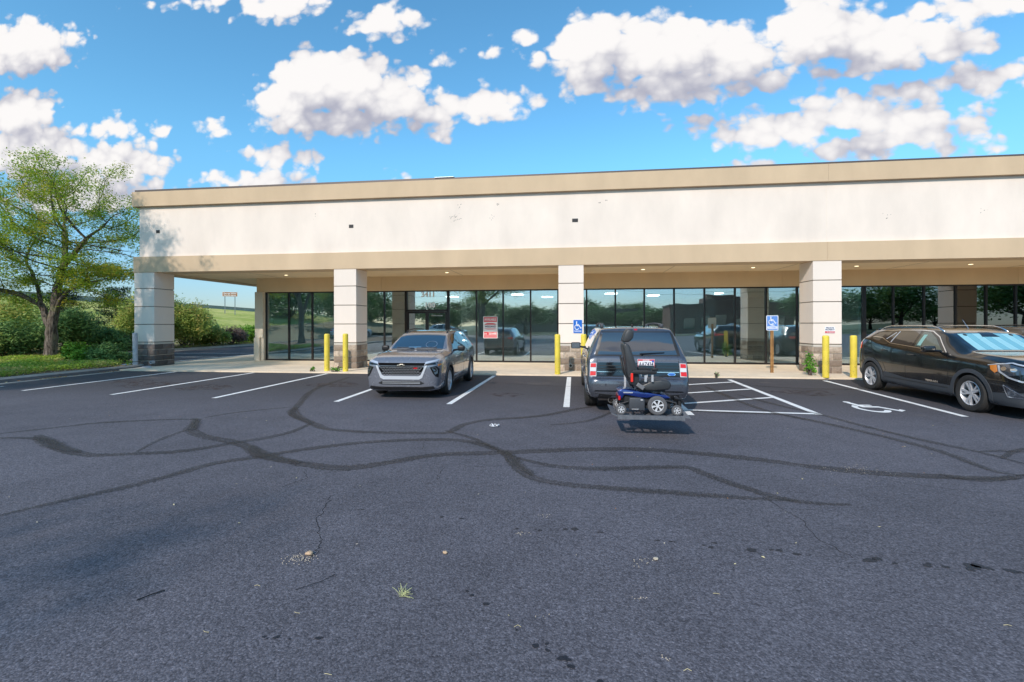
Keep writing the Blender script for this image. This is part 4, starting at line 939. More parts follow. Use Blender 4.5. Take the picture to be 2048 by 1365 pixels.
def bush(name, x, y, rx, ry, rz, lm, n, size, seed, label, cat='shrub', group=None, z0=0, lumps=14, lump=.42, stems=9, up=.4, aspect=.5, z=None, sharp=None, droop=None, stemm=None):
    zz = hill_h(x, y) if x < -25.5 else (.128 if z is None else z)
    r = empty(name, (x, y, zz-.02), label=label, cat=cat, group=group); rng = np.random.RandomState(seed)
    P_ = bush_points(rng, n, rx, ry, rz, z0, lumps, lump)
    leaf_mesh('foliage', P_, size, up, aspect, lm, r, rng, droop=droop, out=1.0)
    tb = MB()
    for k in range(stems):
        q = P_[rng.randint(0, n)]; b0 = np.array([rng.uniform(-.15, .15)*rx, rng.uniform(-.15, .15)*ry, 0]); mid = (b0+q)/2+rng.normal(size=3)*.08
        tb.tube([b0, mid, q], [.03, .018, .006], 5, caps=False)
    if stems: tb.build('stems', stemm or BARK, parent=r, smooth=True)
    return r
G1 = 'shrubs along the far kerb'
J = [(-28.2,17.6,2.2,2.0,2.0,LF_MID,8000,'grey green leafy shrub behind the locust tree at the left edge'),
     (-27.9,20.3,1.7,1.7,1.75,LF_DK,8000,'dark spreading juniper just left of the locust trunk'),
     (-30.5,22.0,2.4,2.2,3.0,LF_MID,9000,'tall loose shrub behind the locust trunk'),
     (-27.6,22.6,2.0,1.9,2.3,LF_DK,11000,'large blue green juniper with drooping sprays right of the locust trunk'),
     (-27.0,24.7,1.6,1.5,1.3,LF_DK,7000,'low juniper in front of the dark pine')]
for i, (x, y, rx, ry, rz, lm, n, lb) in enumerate(J):
    bush('juniper_shrub' if lm is LF_DK else 'leafy_shrub', x, y, rx, ry, rz, lm, n, .075 if lm is LF_MID else .085, 30+i, lb, group=G1, aspect=.35 if lm is LF_DK else .5, lumps=18)
bush('leafy_shrub', -26.9, 26.2, 1.35, 1.3, 3.0, LF_MID, 10000, .06, 41, 'tall yellowing shrub touching the left side of the end column', group=G1, lumps=16, stems=16)
bush('dry_shrub', -26.6, 25.0, .9, .8, .9, LF_DRY, 2500, .05, 42, 'low brown twiggy shrub under the yellowing shrub', group=G1, stems=26, stemm=mat('dry_stem', (.2, .14, .11), .9))
bush('leafy_shrub', -26.9, 29.8, 2.3, 2.2, 2.9, LF_MID, 19000, .07, 43, 'big green shrub seen just right of the end column through the open bay', group=G1, lumps=18, stems=16)
bush('leafy_shrub', -28.0, 28.6, 1.8, 1.8, 3.6, LF_MID, 9000, .075, 44, 'tall green shrub hidden mostly behind the end column', group=G1, lumps=16)
bush('dry_shrub', -26.2, 33.8, 1.3, 1.2, 1.35, LF_DRY, 6000, .05, 45, 'grey brown dry shrub beside the bright low junipers', group=G1, stems=34, stemm=bpy.data.materials['dry_stem'])
for i, (x, y, rx, ry, rz, lb) in enumerate([(-26.6,37.2,2.3,1.7,1.3,'bright green low juniper mound seen under the canopy, left one'), (-27.2,41.5,2.6,1.9,1.45,'bright green low juniper mound under the canopy, middle one'), (-25.9,42.5,2.0,1.7,1.2,'bright green low juniper mound nearest the shop wall pier')]):
    bush('low_juniper', x, y, rx, ry, rz, LF_BR, 9000, .08, 50+i, lb, group='bright low junipers', lumps=14, lump=.5, stems=4)
bush('leafy_shrub', -28.9, 32.5, 2.2, 2.0, 2.1, LF_DK, 9000, .08, 46, 'darker low shrub between the big green shrub and the dry brown one', group=G1, lumps=16)
bush('leafy_shrub', -26.3, 31.9, 1.3, 1.2, 1.3, LF_MID, 6000, .07, 47, 'small yellowing shrub at the foot of the big green shrub', group=G1, lumps=12)
# dark pines behind
for i, (x, y, h, rx, lb) in enumerate([(-31.2,29.0,4.3,2.3,'dark evergreen behind the shrubs left of the end column'), (-33.2,27.2,4.0,2.1,'dark evergreen further back left')]):
    r = empty('evergreen_tree', (x, y, hill_h(x, y)-.05), label=lb, cat='tree', group='dark evergreens behind the shrubs'); rng = np.random.RandomState(60+i); pts = []; tbm = MB(); tbm.tube([(0,0,0),(.05,0,h*.5),(0,0,h*.96)], [.16,.10,.02], 8, caps=False)
    for k in range(46):
        z = h*(.12+.84*k/46); a = k*2.4; L_ = rx*(1-.72*k/46)*rng.uniform(.75, 1.2); tip = np.array([math.cos(a)*L_, math.sin(a)*L_, z-.12*L_+.25]); tbm.tube([(0,0,z), tuple(tip)], [.03,.008], 4, caps=False)
        t = rng.uniform(.25, 1.05, 230)[:, None]; pts.append(np.array([0,0,z])+t*(tip-np.array([0,0,z]))+rng.normal(size=(230,3))*np.array([.20,.20,.09])*(1.2-t*.4))
    leaf_mesh('crown', np.concatenate(pts), .075, .5, .3, LF_EV, r, rng); tbm.build('trunk', BARK, parent=r, smooth=True)
# low bushes at the tip of the island, and at the island edge
bush('low_juniper', -19.2, 17.35, 1.0, .75, .72, LF_DK, 6500, .05, 70, 'dark green low shrub at the tip of the planted island', lumps=12, stems=5)
bush('low_juniper', -20.3, 17.1, .9, .7, .75, LF_BR, 5500, .05, 71, 'brighter low shrub beside the darker one at the island tip', lumps=12, stems=5)
bush('low_juniper', -18.5, 17.2, .55, .45, .45, LF_DK, 2500, .045, 72, 'smallest low shrub nearest the grey pipe bollard', lumps=8, stems=3)
# ground cover on the island
rng = np.random.RandomState(80); n = 60000
gx = rng.uniform(-24.2, -16.75, n); gy_ = rng.uniform(9, 20.6, n)
def in_island(x, y): 
    return (x < -17.05+.25*np.sin(y*1.7)) & (y < 16.2+(-16.5-x)*.52+.0) & (y < 20.4)
mk = in_island(gx, gy_); gx, gy_ = gx[mk], gy_[mk]
hh = np.array([.5+.5*noise.noise(Vector((a*.9, b_*.9, 0))) for a, b_ in zip(gx, gy_)]); bare = np.array([noise.noise(Vector((a*.6+7, b_*.6, 2))) for a, b_ in zip(gx, gy_)]) < -.42
gx, gy_, hh = gx[~bare], gy_[~bare], hh[~bare]
G = np.stack([gx, gy_, .14+rng.uniform(0, 1, len(gx))*(.05+.24*hh)], 1)
leaf_mesh('ground_cover', G, .05, .3, .35, LF_GC, None, rng, kind='stuff', label='yellow green ground cover filling the planted island', cat='ground cover')
# rough grass along the verge
n = 30000; gx = -25.6-rng.uniform(0, 1, n)**1.6*12; gy_ = rng.uniform(12, 75, n); G = np.array([(a, b_, hill_h(a, b_)+.04+.08*u) for a, b_, u in zip(gx, gy_, rng.uniform(0, 1, n))])
leaf_mesh('verge_grass', G, .07, .1, .15, leafmat('verge_blade', (.32, .31, .09), (.58, .50, .2), (.2, .28, .05), .3), None, rng, kind='stuff', label='dry yellow grass along the kerb of the side drive', cat='grass')
# weeds in the walk joints
def weed(x, y, n, rx, rz, size, lb, seed, ry=None):
    return bush('weed', x, y, rx, ry or rx, rz, LF_BR2, n, size, seed, lb, cat='weed', z=.055, lumps=7, lump=.45, stems=5, aspect=.65)
LF_BR2 = leafmat('weed_leaf', (.07, .24, .02), (.17, .42, .04), None, .3)
weed(7.50, 16.0, 420, .26, .72, .034, 'leafy green weed growing behind the bollard at the fourth column', 90, .2)
weed(-8.12, 15.55, 130, .22, .17, .03, 'small weed sprouting between the pair of yellow bollards', 91)
weed(-8.95, 15.5, 45, .09, .18, .03, 'tiny weed sprig left of the pair of yellow bollards', 92); weed(4.5, 15.42, 40, .12, .06, .02, 'tiny weed at the walk edge by the striped aisle', 93)

# ================================================================ vehicles
def paint(name, c, metal=.55, rough=.28):
    m = mat(name, c, rough, metal=metal, coat=1.0); nt = m.node_tree; b = nt.nodes['Principled BSDF']
    p = N(nt, 'ShaderNodeTexCoord').outputs['Object']; n = N(nt, 'ShaderNodeTexNoise', ins={'Vector': p, 'Scale': 1.1, 'Detail': 2.0})
    d = N(nt, 'ShaderNodeTexNoise', ins={'Vector': p, 'Scale': 9.0, 'Detail': 6.0, 'Roughness': .75})
    nt.links.new(N(nt, 'ShaderNodeMapRange', ins={0: d.outputs[0], 1: .35, 2: .75, 3: rough-.03, 4: rough+.08}).outputs[0], b.inputs['Roughness'])
    return m
P_GREY = paint('grey_paint', (.21, .22, .255), .4, .24); P_SLATE = paint('slate_paint', (.10, .108, .132)); P_BLACK = paint('black_paint', (.010, .011, .012), .2, .2)
PLAS = mat('grey_cladding', (.055, .062, .072), .55); PLAB = mat('black_trim', (.012, .012, .013), .42); GLOSSB = mat('gloss_black_trim', (.008, .008, .009), .12, coat=.6)
CHR = mat('chrome', (.75, .76, .78), .14, metal=1); SILV = mat('silver_trim', (.68, .70, .74), .32, metal=.35); ALLOY = mat('alloy_wheel', (.62, .63, .66), .42, metal=.45); ALLOYD = mat('dark_alloy', (.045, .045, .05), .35, metal=.5)
TYRE = mat('tyre_rubber', (.028, .027, .026), .85, var=.3, vscale=6); CARGL = mat('car_glass', (.014, .02, .026), .03, spec=.9, coat=1.0); WSGL = mat('windscreen_glass', (.022, .05, .085), .04, spec=1.0, coat=1.0)
REDL = mat('red_lens', (.55, .012, .02), .15, coat=1, emis=((1, .02, .03), .06)); CLRL = mat('clear_lens', (.62, .65, .70), .12, metal=.4, coat=1); AMB = mat('amber_lens', (.75, .22, .01), .2, coat=1); HEADD = mat('headlamp_dark', (.10, .115, .14), .12, metal=.6, coat=1)
SHADE = mat('sunshade_foil', (.28, .64, .70), .22, metal=.35, coat=.7); WELL = mat('wheel_well', (.008, .008, .008), .9); EXH = mat('exhaust_steel', (.45, .42, .38), .3, metal=1); SEAM = mat('panel_gap', (.004, .004, .004), .8)

def pchip(xs, ys):
    xs = np.array(xs, float); ys = np.array(ys, float); h = np.diff(xs); d = np.diff(ys)/h; n = len(xs); m = np.zeros(n)
    for i in range(1, n-1):
        if d[i-1]*d[i] > 0: w1 = 2*h[i]+h[i-1]; w2 = h[i]+2*h[i-1]; m[i] = (w1+w2)/(w1/d[i-1]+w2/d[i])
    m[0] = d[0]; m[-1] = d[-1]
    def f(x):
        i = int(min(max(np.searchsorted(xs, x)-1, 0), n-2)); t = (x-xs[i])/h[i]
        return ((1+2*t)*(1-t)**2*ys[i]+t*(1-t)**2*h[i]*m[i]+t*t*(3-2*t)*ys[i+1]+t*t*(t-1)*h[i]*m[i+1])
    return f
class Car:
    """body lofted front (-Y) to rear (+Y); local y = l - L/2.  stations: l, w, zb, zs, we, ze, zt"""
    def __init__(s, st, L, fold=.02):
        s.L = L; s.st = st; ls = [a[0] for a in st]; F = [pchip(ls, [a[k] for a in st]) for k in range(1, 7)]
        lv = sorted(set(list(np.linspace(0, L, 100))+list(np.linspace(0, .35, 16))+list(np.linspace(L-.35, L, 16))))
        half = []
        for l in lv:
            w, zb, zs, we, ze, zt = [f(l) for f in F]; H_ = zs-zb
            pts = [(0, zb), (.45*w, zb), (.82*w, zb+.005), (.93*w, zb+.03), (.972*w, zb+.10), (.988*w, zb+.32*H_), (1.0*w, zb+.50*H_), (.999*w, zb+.66*H_), (.985*w, zb+.82*H_), (.968*w, zb+.93*H_), (.945*w, zs)]
            a = (.945*w, zs); b = (we, ze)
            for t in (.06, .3, .55, .8, .94): 
                bl = .018*math.sin(math.pi*t)*(ze-zs)/.45; pts.append((a[0]+(b[0]-a[0])*t+bl, a[1]+(b[1]-a[1])*t))
            pts += [(we, ze), (we-.022, ze+.30*(zt-ze)+.004), (we*.90, ze+.58*(zt-ze)), (we*.72, ze+.80*(zt-ze)), (we*.45, ze+.93*(zt-ze)), (0, zt)]
            half.append(pts)
        n = len(half[0]); vs = []; 
        for l, pts in zip(lv, half):
            ring = [(x, l-L/2, z) for x, z in pts]+[(-x, l-L/2, z) for x, z in pts[-2:0:-1]]; vs += ring
        m = 2*n-2; k = len(lv); fs = [(i*m+j, i*m+(j+1) % m, (i+1)*m+(j+1) % m, (i+1)*m+j) for i in range(k-1) for j in range(m)]
        # caps as strips joining left and right
        for base, flip in ((0, False), ((k-1)*m, True)):
            for j in range(n-1):
                a, b = base+j, base+j+1; c, d = base+(m-j) % m, base+(m-j-1) % m
                q = [a, b, d, c]; q = [v for i, v in enumerate(q) if v not in q[:i]]
                if len(q) > 2: fs.append(tuple(q if not flip else q[::-1]))
        s.vs = [Vector(v) for v in vs]; s.fs = fs; s.bvh = BVHTree.FromPolygons(s.vs, fs)
    def body(s, m, parent, wheels, wr, name='body'):
        mb = MB(); mb.add(s.vs, s.fs); o_ = mb.build(name, [m, WELL], parent=parent); cuts = []
        cb_ = MB()
        for (l, sx) in wheels:
            mt = Matrix.Translation((sx*1.05, l-s.L/2, wr*.98)) @ Matrix.Rotation(R(90), 4, 'Y')
            R_ = wr*1.14; hd = .38; nn = 36; vs = []
            for z in (-hd, hd):
                for j in range(nn): a = 2*math.pi*j/nn; vs.append(mt @ Vector((R_*math.cos(a), R_*math.sin(a), z)))
            cb_.add(vs, [tuple(range(nn-1, -1, -1)), tuple(range(nn, 2*nn))]+[(j, (j+1) % nn, nn+(j+1) % nn, nn+j) for j in range(nn)])
        co = cb_.build('cutter', WELL)
        md = o_.modifiers.new('b', 'BOOLEAN'); md.operation = 'DIFFERENCE'; md.object = co; md.solver = 'EXACT'; md.material_mode = 'TRANSFER'
        bpy.context.view_layer.update(); dg = bpy.context.evaluated_depsgraph_get(); me = bpy.data.meshes.new_from_object(o_.evaluated_get(dg))
        o_.modifiers.clear(); o_.data = me; bpy.data.objects.remove(co)
        me.polygons.foreach_set('use_smooth', [True]*len(me.polygons)); me.set_sharp_from_angle(angle=R(38)); s.o = o_; return o_
    def hit(s, ax, a, b, sg):
        if ax == 'X': o_, d = Vector((sg*3, a, b)), Vector((-sg, 0, 0))          # a = l offset y, b = z
        elif ax == 'Y': o_, d = Vector((a, sg*6, b)), Vector((0, -sg, 0))
        else: o_, d = Vector((a, b, 5)), Vector((0, 0, -1))
        h, n, i, _ = s.bvh.ray_cast(o_, d)
        if h is None:
            g = Vector((sg*.8, a, b)) if ax == 'X' else (Vector((a, sg*s.L/2, b)) if ax == 'Y' else Vector((a, b, 1)))
            h, n, i, _ = s.bvh.find_nearest(g)
        if n.dot(d) > 0: n = -n
        return h, n
    def patch(s, ax, poly, sg, m, name, parent, off=.004, res=.06, depth=.012, smooth=True, **kw):
        """poly in (l, z) for side views, (x, z) for front/rear, (x, l) for top; wrapped onto the body"""
        P_ = [((a-s.L/2, b) if ax == 'X' else ((a, b-s.L/2) if ax == 'Z' else (a, b))) for a, b in poly]
        from mathutils.geometry import tessellate_polygon
        bm = bmesh.new(); bv_ = [bm.verts.new((a, b, 0)) for a, b in P_]
        for tri in tessellate_polygon([[Vector((a, b, 0)) for a, b in P_]]):
            if len(set(tri)) == 3: bm.faces.new([bv_[i] for i in tri])
        xs = [p[0] for p in P_]; ys = [p[1] for p in P_]
        for lo, hi, nv in ((min(xs), max(xs), (1, 0, 0)), (min(ys), max(ys), (0, 1, 0))):
            k = max(1, int((hi-lo)/res))
            for j in range(1, k): 
                c = lo+(hi-lo)*j/k; bmesh.ops.bisect_plane(bm, geom=bm.verts[:]+bm.edges[:]+bm.faces[:], plane_co=(c, 0, 0) if nv[0] else (0, c, 0), plane_no=nv)
        bmesh.ops.triangulate(bm, faces=[f for f in bm.faces if len(f.verts) > 4])
        bv = {}
        for v in bm.verts:
            h, n = s.hit(ax, v.co.x, v.co.y, sg); bv[v] = (h, n)
        bnd = [e for e in bm.edges if e.is_boundary]
        ret = bmesh.ops.extrude_edge_only(bm, edges=bnd); newv = [g for g in ret['geom'] if isinstance(g, bmesh.types.BMVert)]
        old = {}
        for v in newv:
            b_ = min(bv, key=lambda q: (q.co-v.co).length_squared); old[v] = b_
        pos = {v: h+n*off for v, (h, n) in bv.items()}
        for v in newv: h, n = bv[old[v]]; pos[v] = h-n*(depth-off)
        for v, p in pos.items(): v.co = p
        bm.verts.index_update()
        mb = MB(); mb.add([v.co.copy() for v in bm.verts], [[v.index for v in f.verts] for f in bm.faces]); bm.free()
        return mb.build(name, m, parent=parent, angle=50 if smooth else None, **kw)
    def both(s, ax, poly, m, name, parent, **kw):
        if ax == 'X': return [s.patch('X', poly, sg, m, name, parent, **kw) for sg in (-1, 1)]
        sg = kw.pop('sg', -1); return [s.patch(ax, poly, sg, m, name, parent, **kw), s.patch(ax, mirror(poly), sg, m, name, parent, **kw)]
    def line(s, ax, pts, sg, m, name, parent, w=.009, off=.0015, **kw):
        up = []; dn = []
        for i, p in enumerate(pts):
            a = Vector(pts[max(i-1, 0)]); b = Vector(pts[min(i+1, len(pts)-1)]); d = (b-a).normalized(); n = Vector((-d.y, d.x))*w/2
            up.append((p[0]+n.x, p[1]+n.y)); dn.append((p[0]-n.x, p[1]-n.y))
        return s.patch(ax, up+dn[::-1], sg, m, name, parent, off=off, depth=.006, res=.05, **kw)
def wheel(parent, x, y, r, w, sg, spokes=5, style='split', rimm=ALLOY, rr=.66, dark=ALLOYD):
    root = parent; mt = Matrix.Translation((x, y, r)) @ Matrix.Rotation(R(90)*sg, 4, 'Y')   # local +Z points outward
    t = MB(); h = w/2
    prof = [(r*rr, -h*.8), (r*.80, -h), (r*.93, -h*.93), (r*.985, -h*.72), (r, -h*.4), (r, h*.4), (r*.985, h*.72), (r*.93, h*.93), (r*.80, h), (r*rr+.005, h*.82), (r*rr-.004, h*.55), (r*rr-.004, -h*.8)]
    t.lathe(prof, 44, mt, closed=True)
    for g in (-.25, .25): t.lathe([(r+.0008, h*(g-.05)), (r+.0008, h*(g+.05))], 44, mt, mi=1)
    o_ = t.build('wheel', [TYRE, WELL], parent=root, smooth=True, angle=40)
    b = MB(); R0 = r*rr
    b.lathe([(R0, h*.80), (R0*.965, h*.84), (R0*.93, h*.72), (R0*.90, h*.2), (R0*.90, -h*.5)], 44, mt)
    b.lathe([(.001, h*.66), (R0*.13, h*.66), (R0*.16, h*.60), (R0*.18, h*.3)], 20, mt)
    for k in range(spokes):
        a0 = 2*math.pi*k/spokes+.31
        for q in ((-.11, .11) if style == 'split' else (0,)):
            a1 = a0+q*.75; a2 = a0+q*1.7; wd = R0*(.075 if style == 'split' else .13)
            A = Vector((math.cos(a1), math.sin(a1), 0)); B = Vector((math.cos(a2), math.sin(a2), 0)); nA = Vector((-A.y, A.x, 0)); nB = Vector((-B.y, B.x, 0))
            w2 = wd*(1.0 if style == 'split' else .85)
            p = [A*R0*.13-nA*wd, A*R0*.13+nA*wd, B*R0*.93+nB*w2, B*R0*.93-nB*w2]; zt = [h*.64, h*.64, h*.76, h*.76]
            vs = [mt @ (v+Vector((0, 0, z))) for v, z in zip(p, zt)]+[mt @ (v+Vector((0, 0, z-h*.42))) for v, z in zip(p, zt)]
            b.add(vs, [(0,1,2,3),(4,7,6,5),(0,4,5,1),(1,5,6,2),(2,6,7,3),(3,7,4,0)])
    b.build('rim', rimm, parent=o_, smooth=True, angle=30)
    d = MB(); d.lathe([(.001, -h*.05), (R0*.9, -h*.05)], 30, mt); d.lathe([(.001, h*.0), (R0*.62, h*.0), (R0*.62, -h*.04)], 30, mt); d.build('brake_disc', dark, parent=o_)
    return o_
def mirror_part(car, parent, l, z, x, m, sz=(.20, .10, .13), arm=.10, cap=None):
    for sg in (-1, 1):
        b = MB(); b.cbox((sg*(x+arm+sz[0]/2), l-car.L/2, z), sz, bev=.035); b.tube([(sg*(x-.03), l-car.L/2-.02, z-.05), (sg*(x+arm+.03), l-car.L/2, z-.03)], [.03, .022], 6)
        o_ = b.build('wing_mirror', m, parent=parent, smooth=True, angle=45)
        g = MB(); g.cbox((sg*(x+arm+sz[0]/2), l-car.L/2+sz[1]/2+.001, z), (sz[0]*.82, .004, sz[2]*.78)); g.build('mirror_glass', CHR, parent=o_)
def rail(car, parent, x0, l0, l1, m, h=.055, r=.016):
    for sg in (-1, 1):
        pts = []
        for i in range(13):
            t = i/12; l = l0+(l1-l0)*t; hp, n = car.hit('Z', sg*x0, l-car.L/2, 1); e = min(1, min(t, 1-t)*6); pts.append(hp+Vector((0, 0, h*math.sin(e*math.pi/2)-.004)))
        b = MB(); b.tube(pts, r, 8); b.build('roof_rail', m, parent=parent, smooth=True)
def handle(car, parent, l, z, m=PLAB):
    for sg in (-1, 1):
        h, n = car.hit('X', l-car.L/2, z, sg); b = MB(); b.cbox(h+n*.022, (.022, .20, .03), bev=.009)
        b.cbox(h+n*.008+Vector((0, -.08, 0)), (.03, .03, .022)); b.cbox(h+n*.008+Vector((0, .08, 0)), (.03, .03, .022)); b.build('door_handle', m, parent=parent, smooth=True, angle=40)

# ------------------------------------------------ grey compact SUV, nose to the camera
MATB = mat('matt_black', (.006, .006, .007), .9, spec=.1); TAILR = mat('tail_red', (.62, .012, .02), .4, emis=((1, .02, .03), .05)); TAILW = mat('tail_white', (.72, .74, .78), .4)
def compact_suv(name, label, pm, front=True):
    L = 4.84; root = empty(name, (0, 0, 0), label=label, cat='car')
    st = [(0, .60, .30, .745, .52, .775, .79), (.035, .74, .22, .80, .62, .835, .85), (.11, .83, .19, .855, .69, .895, .92), (.30, .885, .19, .90, .74, .955, .985), (.7, .91, .2, .955, .77, 1.01, 1.04), (1.18, .915, .2, .985, .76, 1.05, 1.085),
          (1.55, .915, .2, .995, .70, 1.24, 1.275), (1.98, .915, .2, 1.0, .625, 1.43, 1.475), (2.4, .915, .2, 1.01, .615, 1.495, 1.535), (3.0, .915, .2, 1.03, .615, 1.515, 1.56), (3.7, .91, .21, 1.06, .60, 1.50, 1.55), (4.25, .89, .23, 1.09, .585, 1.45, 1.50),
          (4.54, .865, .26, 1.07, .61, 1.27, 1.32), (4.72, .83, .29, 1.02, .66, 1.05, 1.07), (4.81, .77, .32, .90, .62, .93, .95), (4.84, .68, .36, .80, .5, .83, .84)]
    c = Car(st, L); ax0, ax1, wr = .97, 3.86, .345
    W = [(ax0, -1), (ax0, 1), (ax1, -1), (ax1, 1)]
    bd = c.body(pm, root, W, wr)
    for l, sg in W: wheel(root, sg*.805, l-L/2, wr, .225, sg, 6, 'split', ALLOY, .72)
    if not front: return root, c
    ws = [(-.60, 1.25), (.60, 1.25), (.56, 1.96), (-.56, 1.96)]
    c.patch('Z', [(-.665, 1.235), (-.3, 1.20), (.3, 1.20), (.665, 1.235), (.585, 1.93), (.3, 1.965), (-.3, 1.965), (-.585, 1.93)], 1, WSGL, 'windscreen', root)
    c.patch('Z', [(-.64, 1.19), (-.3, 1.155), (.3, 1.155), (.64, 1.19), (.655, 1.23), (.3, 1.198), (-.3, 1.198), (-.655, 1.23)], 1, PLAB, 'cowl', root)
    # dashboard, steering wheel hint and stickers seen through the glass
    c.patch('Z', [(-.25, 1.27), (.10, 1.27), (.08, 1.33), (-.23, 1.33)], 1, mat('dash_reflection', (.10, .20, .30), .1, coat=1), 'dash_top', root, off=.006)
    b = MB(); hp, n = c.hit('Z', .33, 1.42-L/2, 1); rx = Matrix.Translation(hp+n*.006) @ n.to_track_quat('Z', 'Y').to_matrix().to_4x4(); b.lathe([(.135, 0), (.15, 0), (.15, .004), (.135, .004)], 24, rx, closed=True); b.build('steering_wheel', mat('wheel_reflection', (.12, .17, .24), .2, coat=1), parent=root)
    # grille etc on the nose
    hexg = [(-.50, .76), (.50, .76), (.53, .70), (.42, .565), (-.42, .565), (-.53, .70)]
    c.patch('Y', [(-.56, .835), (.56, .835), (.53, .775), (-.53, .775)], -1, MATB, 'upper_grille', root, off=.006)
    c.patch('Y', hexg, -1, MATB, 'grille', root, off=.006)
    hb = MB()
    for r_ in range(5):
        for k_ in range(-8, 9):
            x = k_*.066+(.033 if r_ % 2 else 0); z = .742-r_*.038
            if abs(x) > .50-(r_*.02): continue
            hp, n = c.hit('Y', x, z, -1); hp += Vector((0, -.010, 0)); w_, h_ = .024, .015
            for (u0, v0), (u1, v1) in zip([(-w_, 0), (-w_*.5, -h_), (w_*.5, -h_), (w_, 0)][:3], [(-w_*.5, -h_), (w_*.5, -h_), (w_, 0)]):
                hb.add([hp+Vector((u0, 0, v0)), hp+Vector((u1, 0, v1)), hp+Vector((u1*1.08, 0, v1-.005)), hp+Vector((u0*1.08, 0, v0-.005))], [(0,1,2,3)])
    hb.build('grille_mesh', SILV, parent=root, fixn=False)
    bt = [(-.085, .79), (-.03, .79), (-.03, .805), (.045, .805), (.045, .79), (.085, .79), (.07, .765), (.03, .765), (.03, .75), (-.045, .75), (-.045, .765), (-.1, .765)]
    c.patch('Y', bt, -1, mat('satin_emblem', (.34, .32, .28), .4, metal=.7), 'emblem', root, off=.016, res=.2); c.patch('Y', [(-.065, .784), (-.02, .784), (-.02, .797), (.038, .797), (.038, .784), (.068, .784), (.056, .770), (.02, .770), (.02, .757), (-.038, .757), (-.038, .770), (-.078, .770)], -1, GLOSSB, 'emblem_face', root, off=.018, res=.2)
    c.patch('Y', [(.30, .735), (.385, .735), (.375, .705), (.29, .705)], -1, REDL, 'badge', root, off=.016)
    # silver U frame
    c.patch('Y', [(-.60, .78), (-.555, .77), (-.46, .565), (-.40, .535), (.40, .535), (.46, .565), (.555, .77), (.60, .78), (.49, .50), (.42, .462), (-.42, .462), (-.49, .50)], -1, SILV, 'grille_surround', root, off=.012)
    c.patch('Y', [(-.44, .43), (.44, .43), (.54, .375), (.46, .345), (-.46, .345), (-.54, .375)], -1, PLAB, 'lower_intake', root, off=.006)
    for z in (.405, .375): c.patch('Y', [(-.44, z+.004), (.44, z+.004), (.44, z-.004), (-.44, z-.004)], -1, SILV, 'intake_bar', root, off=.010)
    c.patch('Y', [(-.74, .31), (-.5, .295), (.5, .295), (.74, .31), (.76, .25), (.5, .225), (-.5, .225), (-.76, .25)], -1, PLAB, 'front_lip', root, off=.012)
    c.both('Y', [(.56, .855), (.80, .91), (.845, .885), (.80, .865), (.55, .815)], CLRL, 'daytime_light', root, off=.010)
    c.both('Y', [(.56, .81), (.80, .85), (.83, .83), (.78, .80), (.56, .775)], GLOSSB, 'light_trim', root, off=.007)
    c.both('Y', [(.66, .74), (.79, .77), (.845, .70), (.835, .50), (.78, .53), (.73, .60)], GLOSSB, 'headlamp_pod', root, off=.008)
    c.both('Y', [(.70, .725), (.78, .745), (.815, .69), (.75, .645)], HEADD, 'headlamp', root, off=.013); c.both('Y', [(.75, .62), (.82, .66), (.82, .60), (.775, .575)], HEADD, 'headlamp', root, off=.013)
    c.both('Y', [(.822, .80), (.86, .82), (.868, .78), (.83, .76)], AMB, 'marker_lamp', root, off=.008)
    # side
    sw = [[(1.62, 1.035), (2.62, 1.06), (2.60, 1.45), (2.30, 1.45), (2.02, 1.37)], [(2.70, 1.062), (3.52, 1.085), (3.48, 1.435), (2.68, 1.455)], [(3.60, 1.10), (4.12, 1.20), (4.02, 1.33), (3.56, 1.42)]]
    for p in sw: c.both('X', p, CARGL, 'side_window', root)
    arc = lambda l, r0, r1, a0=-18, a1=198: [(l+r1*math.cos(R(a)), wr*.98+r1*math.sin(R(a))) for a in np.linspace(a0, a1, 22)]+[(l+r0*math.cos(R(a)), wr*.98+r0*math.sin(R(a))) for a in np.linspace(a1, a0, 22)]
    for l in (ax0, ax1): c.both('X', arc(l, wr*1.13, wr*1.13+.055), PLAS, 'arch_cladding', root, off=.014)
    c.both('X', [(1.42, .33), (3.40, .33), (3.42, .215), (1.40, .215)], PLAS, 'sill_cladding', root, off=.012)
    for pts in ([(1.50, .36), (1.48, .7), (1.52, 1.0)], [(2.66, .34), (2.66, 1.05)], [(3.50, .70), (3.56, 1.08)]):
        for sg in (-1, 1): c.line('X', pts, sg, SEAM, 'panel_gap', root)
    for sg in (-1, 1): c.line('Z', [(sg*.70, .30), (sg*.75, .75), (sg*.72, 1.17)], 1, SEAM, 'panel_gap', root)
    mirror_part(c, root, 1.78, 1.09, .86, PLAB, (.19, .10, .14), .07); rail(c, root, .56, 2.1, 4.0, PLAB, .05); handle(c, root, 2.50, .93, pm); handle(c, root, 3.40, .96, pm)
    c.patch('Z', [(-.42, 2.15), (.42, 2.15), (.42, 2.9), (-.42, 2.9)], 1, CARGL, 'sunroof', root)
    c.patch('Y', [(-.62, 1.10), (.62, 1.10), (.52, 1.38), (-.52, 1.38)], 1, CARGL, 'rear_window', root); c.both('Y', [(.45, 1.02), (.78, 1.02), (.80, .90), (.5, .92)], REDL, 'tail_lamp', root, sg=1)
    wb = MB(); hp, n = c.hit('Z', -.02, 1.27-L/2, 1); wb.tube([hp+n*.012, c.hit('Z', .50, 1.29-L/2, 1)[0]+n*.014], .007, 5); wb.tube([c.hit('Z', -.55, 1.30-L/2, 1)[0]+n*.012, c.hit('Z', -.08, 1.265-L/2, 1)[0]+n*.014], .007, 5); wb.build('wiper', PLAB, parent=root)
    return root, c
A_root, A_car = compact_suv('compact_suv', 'silver grey compact SUV parked nose out in front of the shop doors', P_GREY)
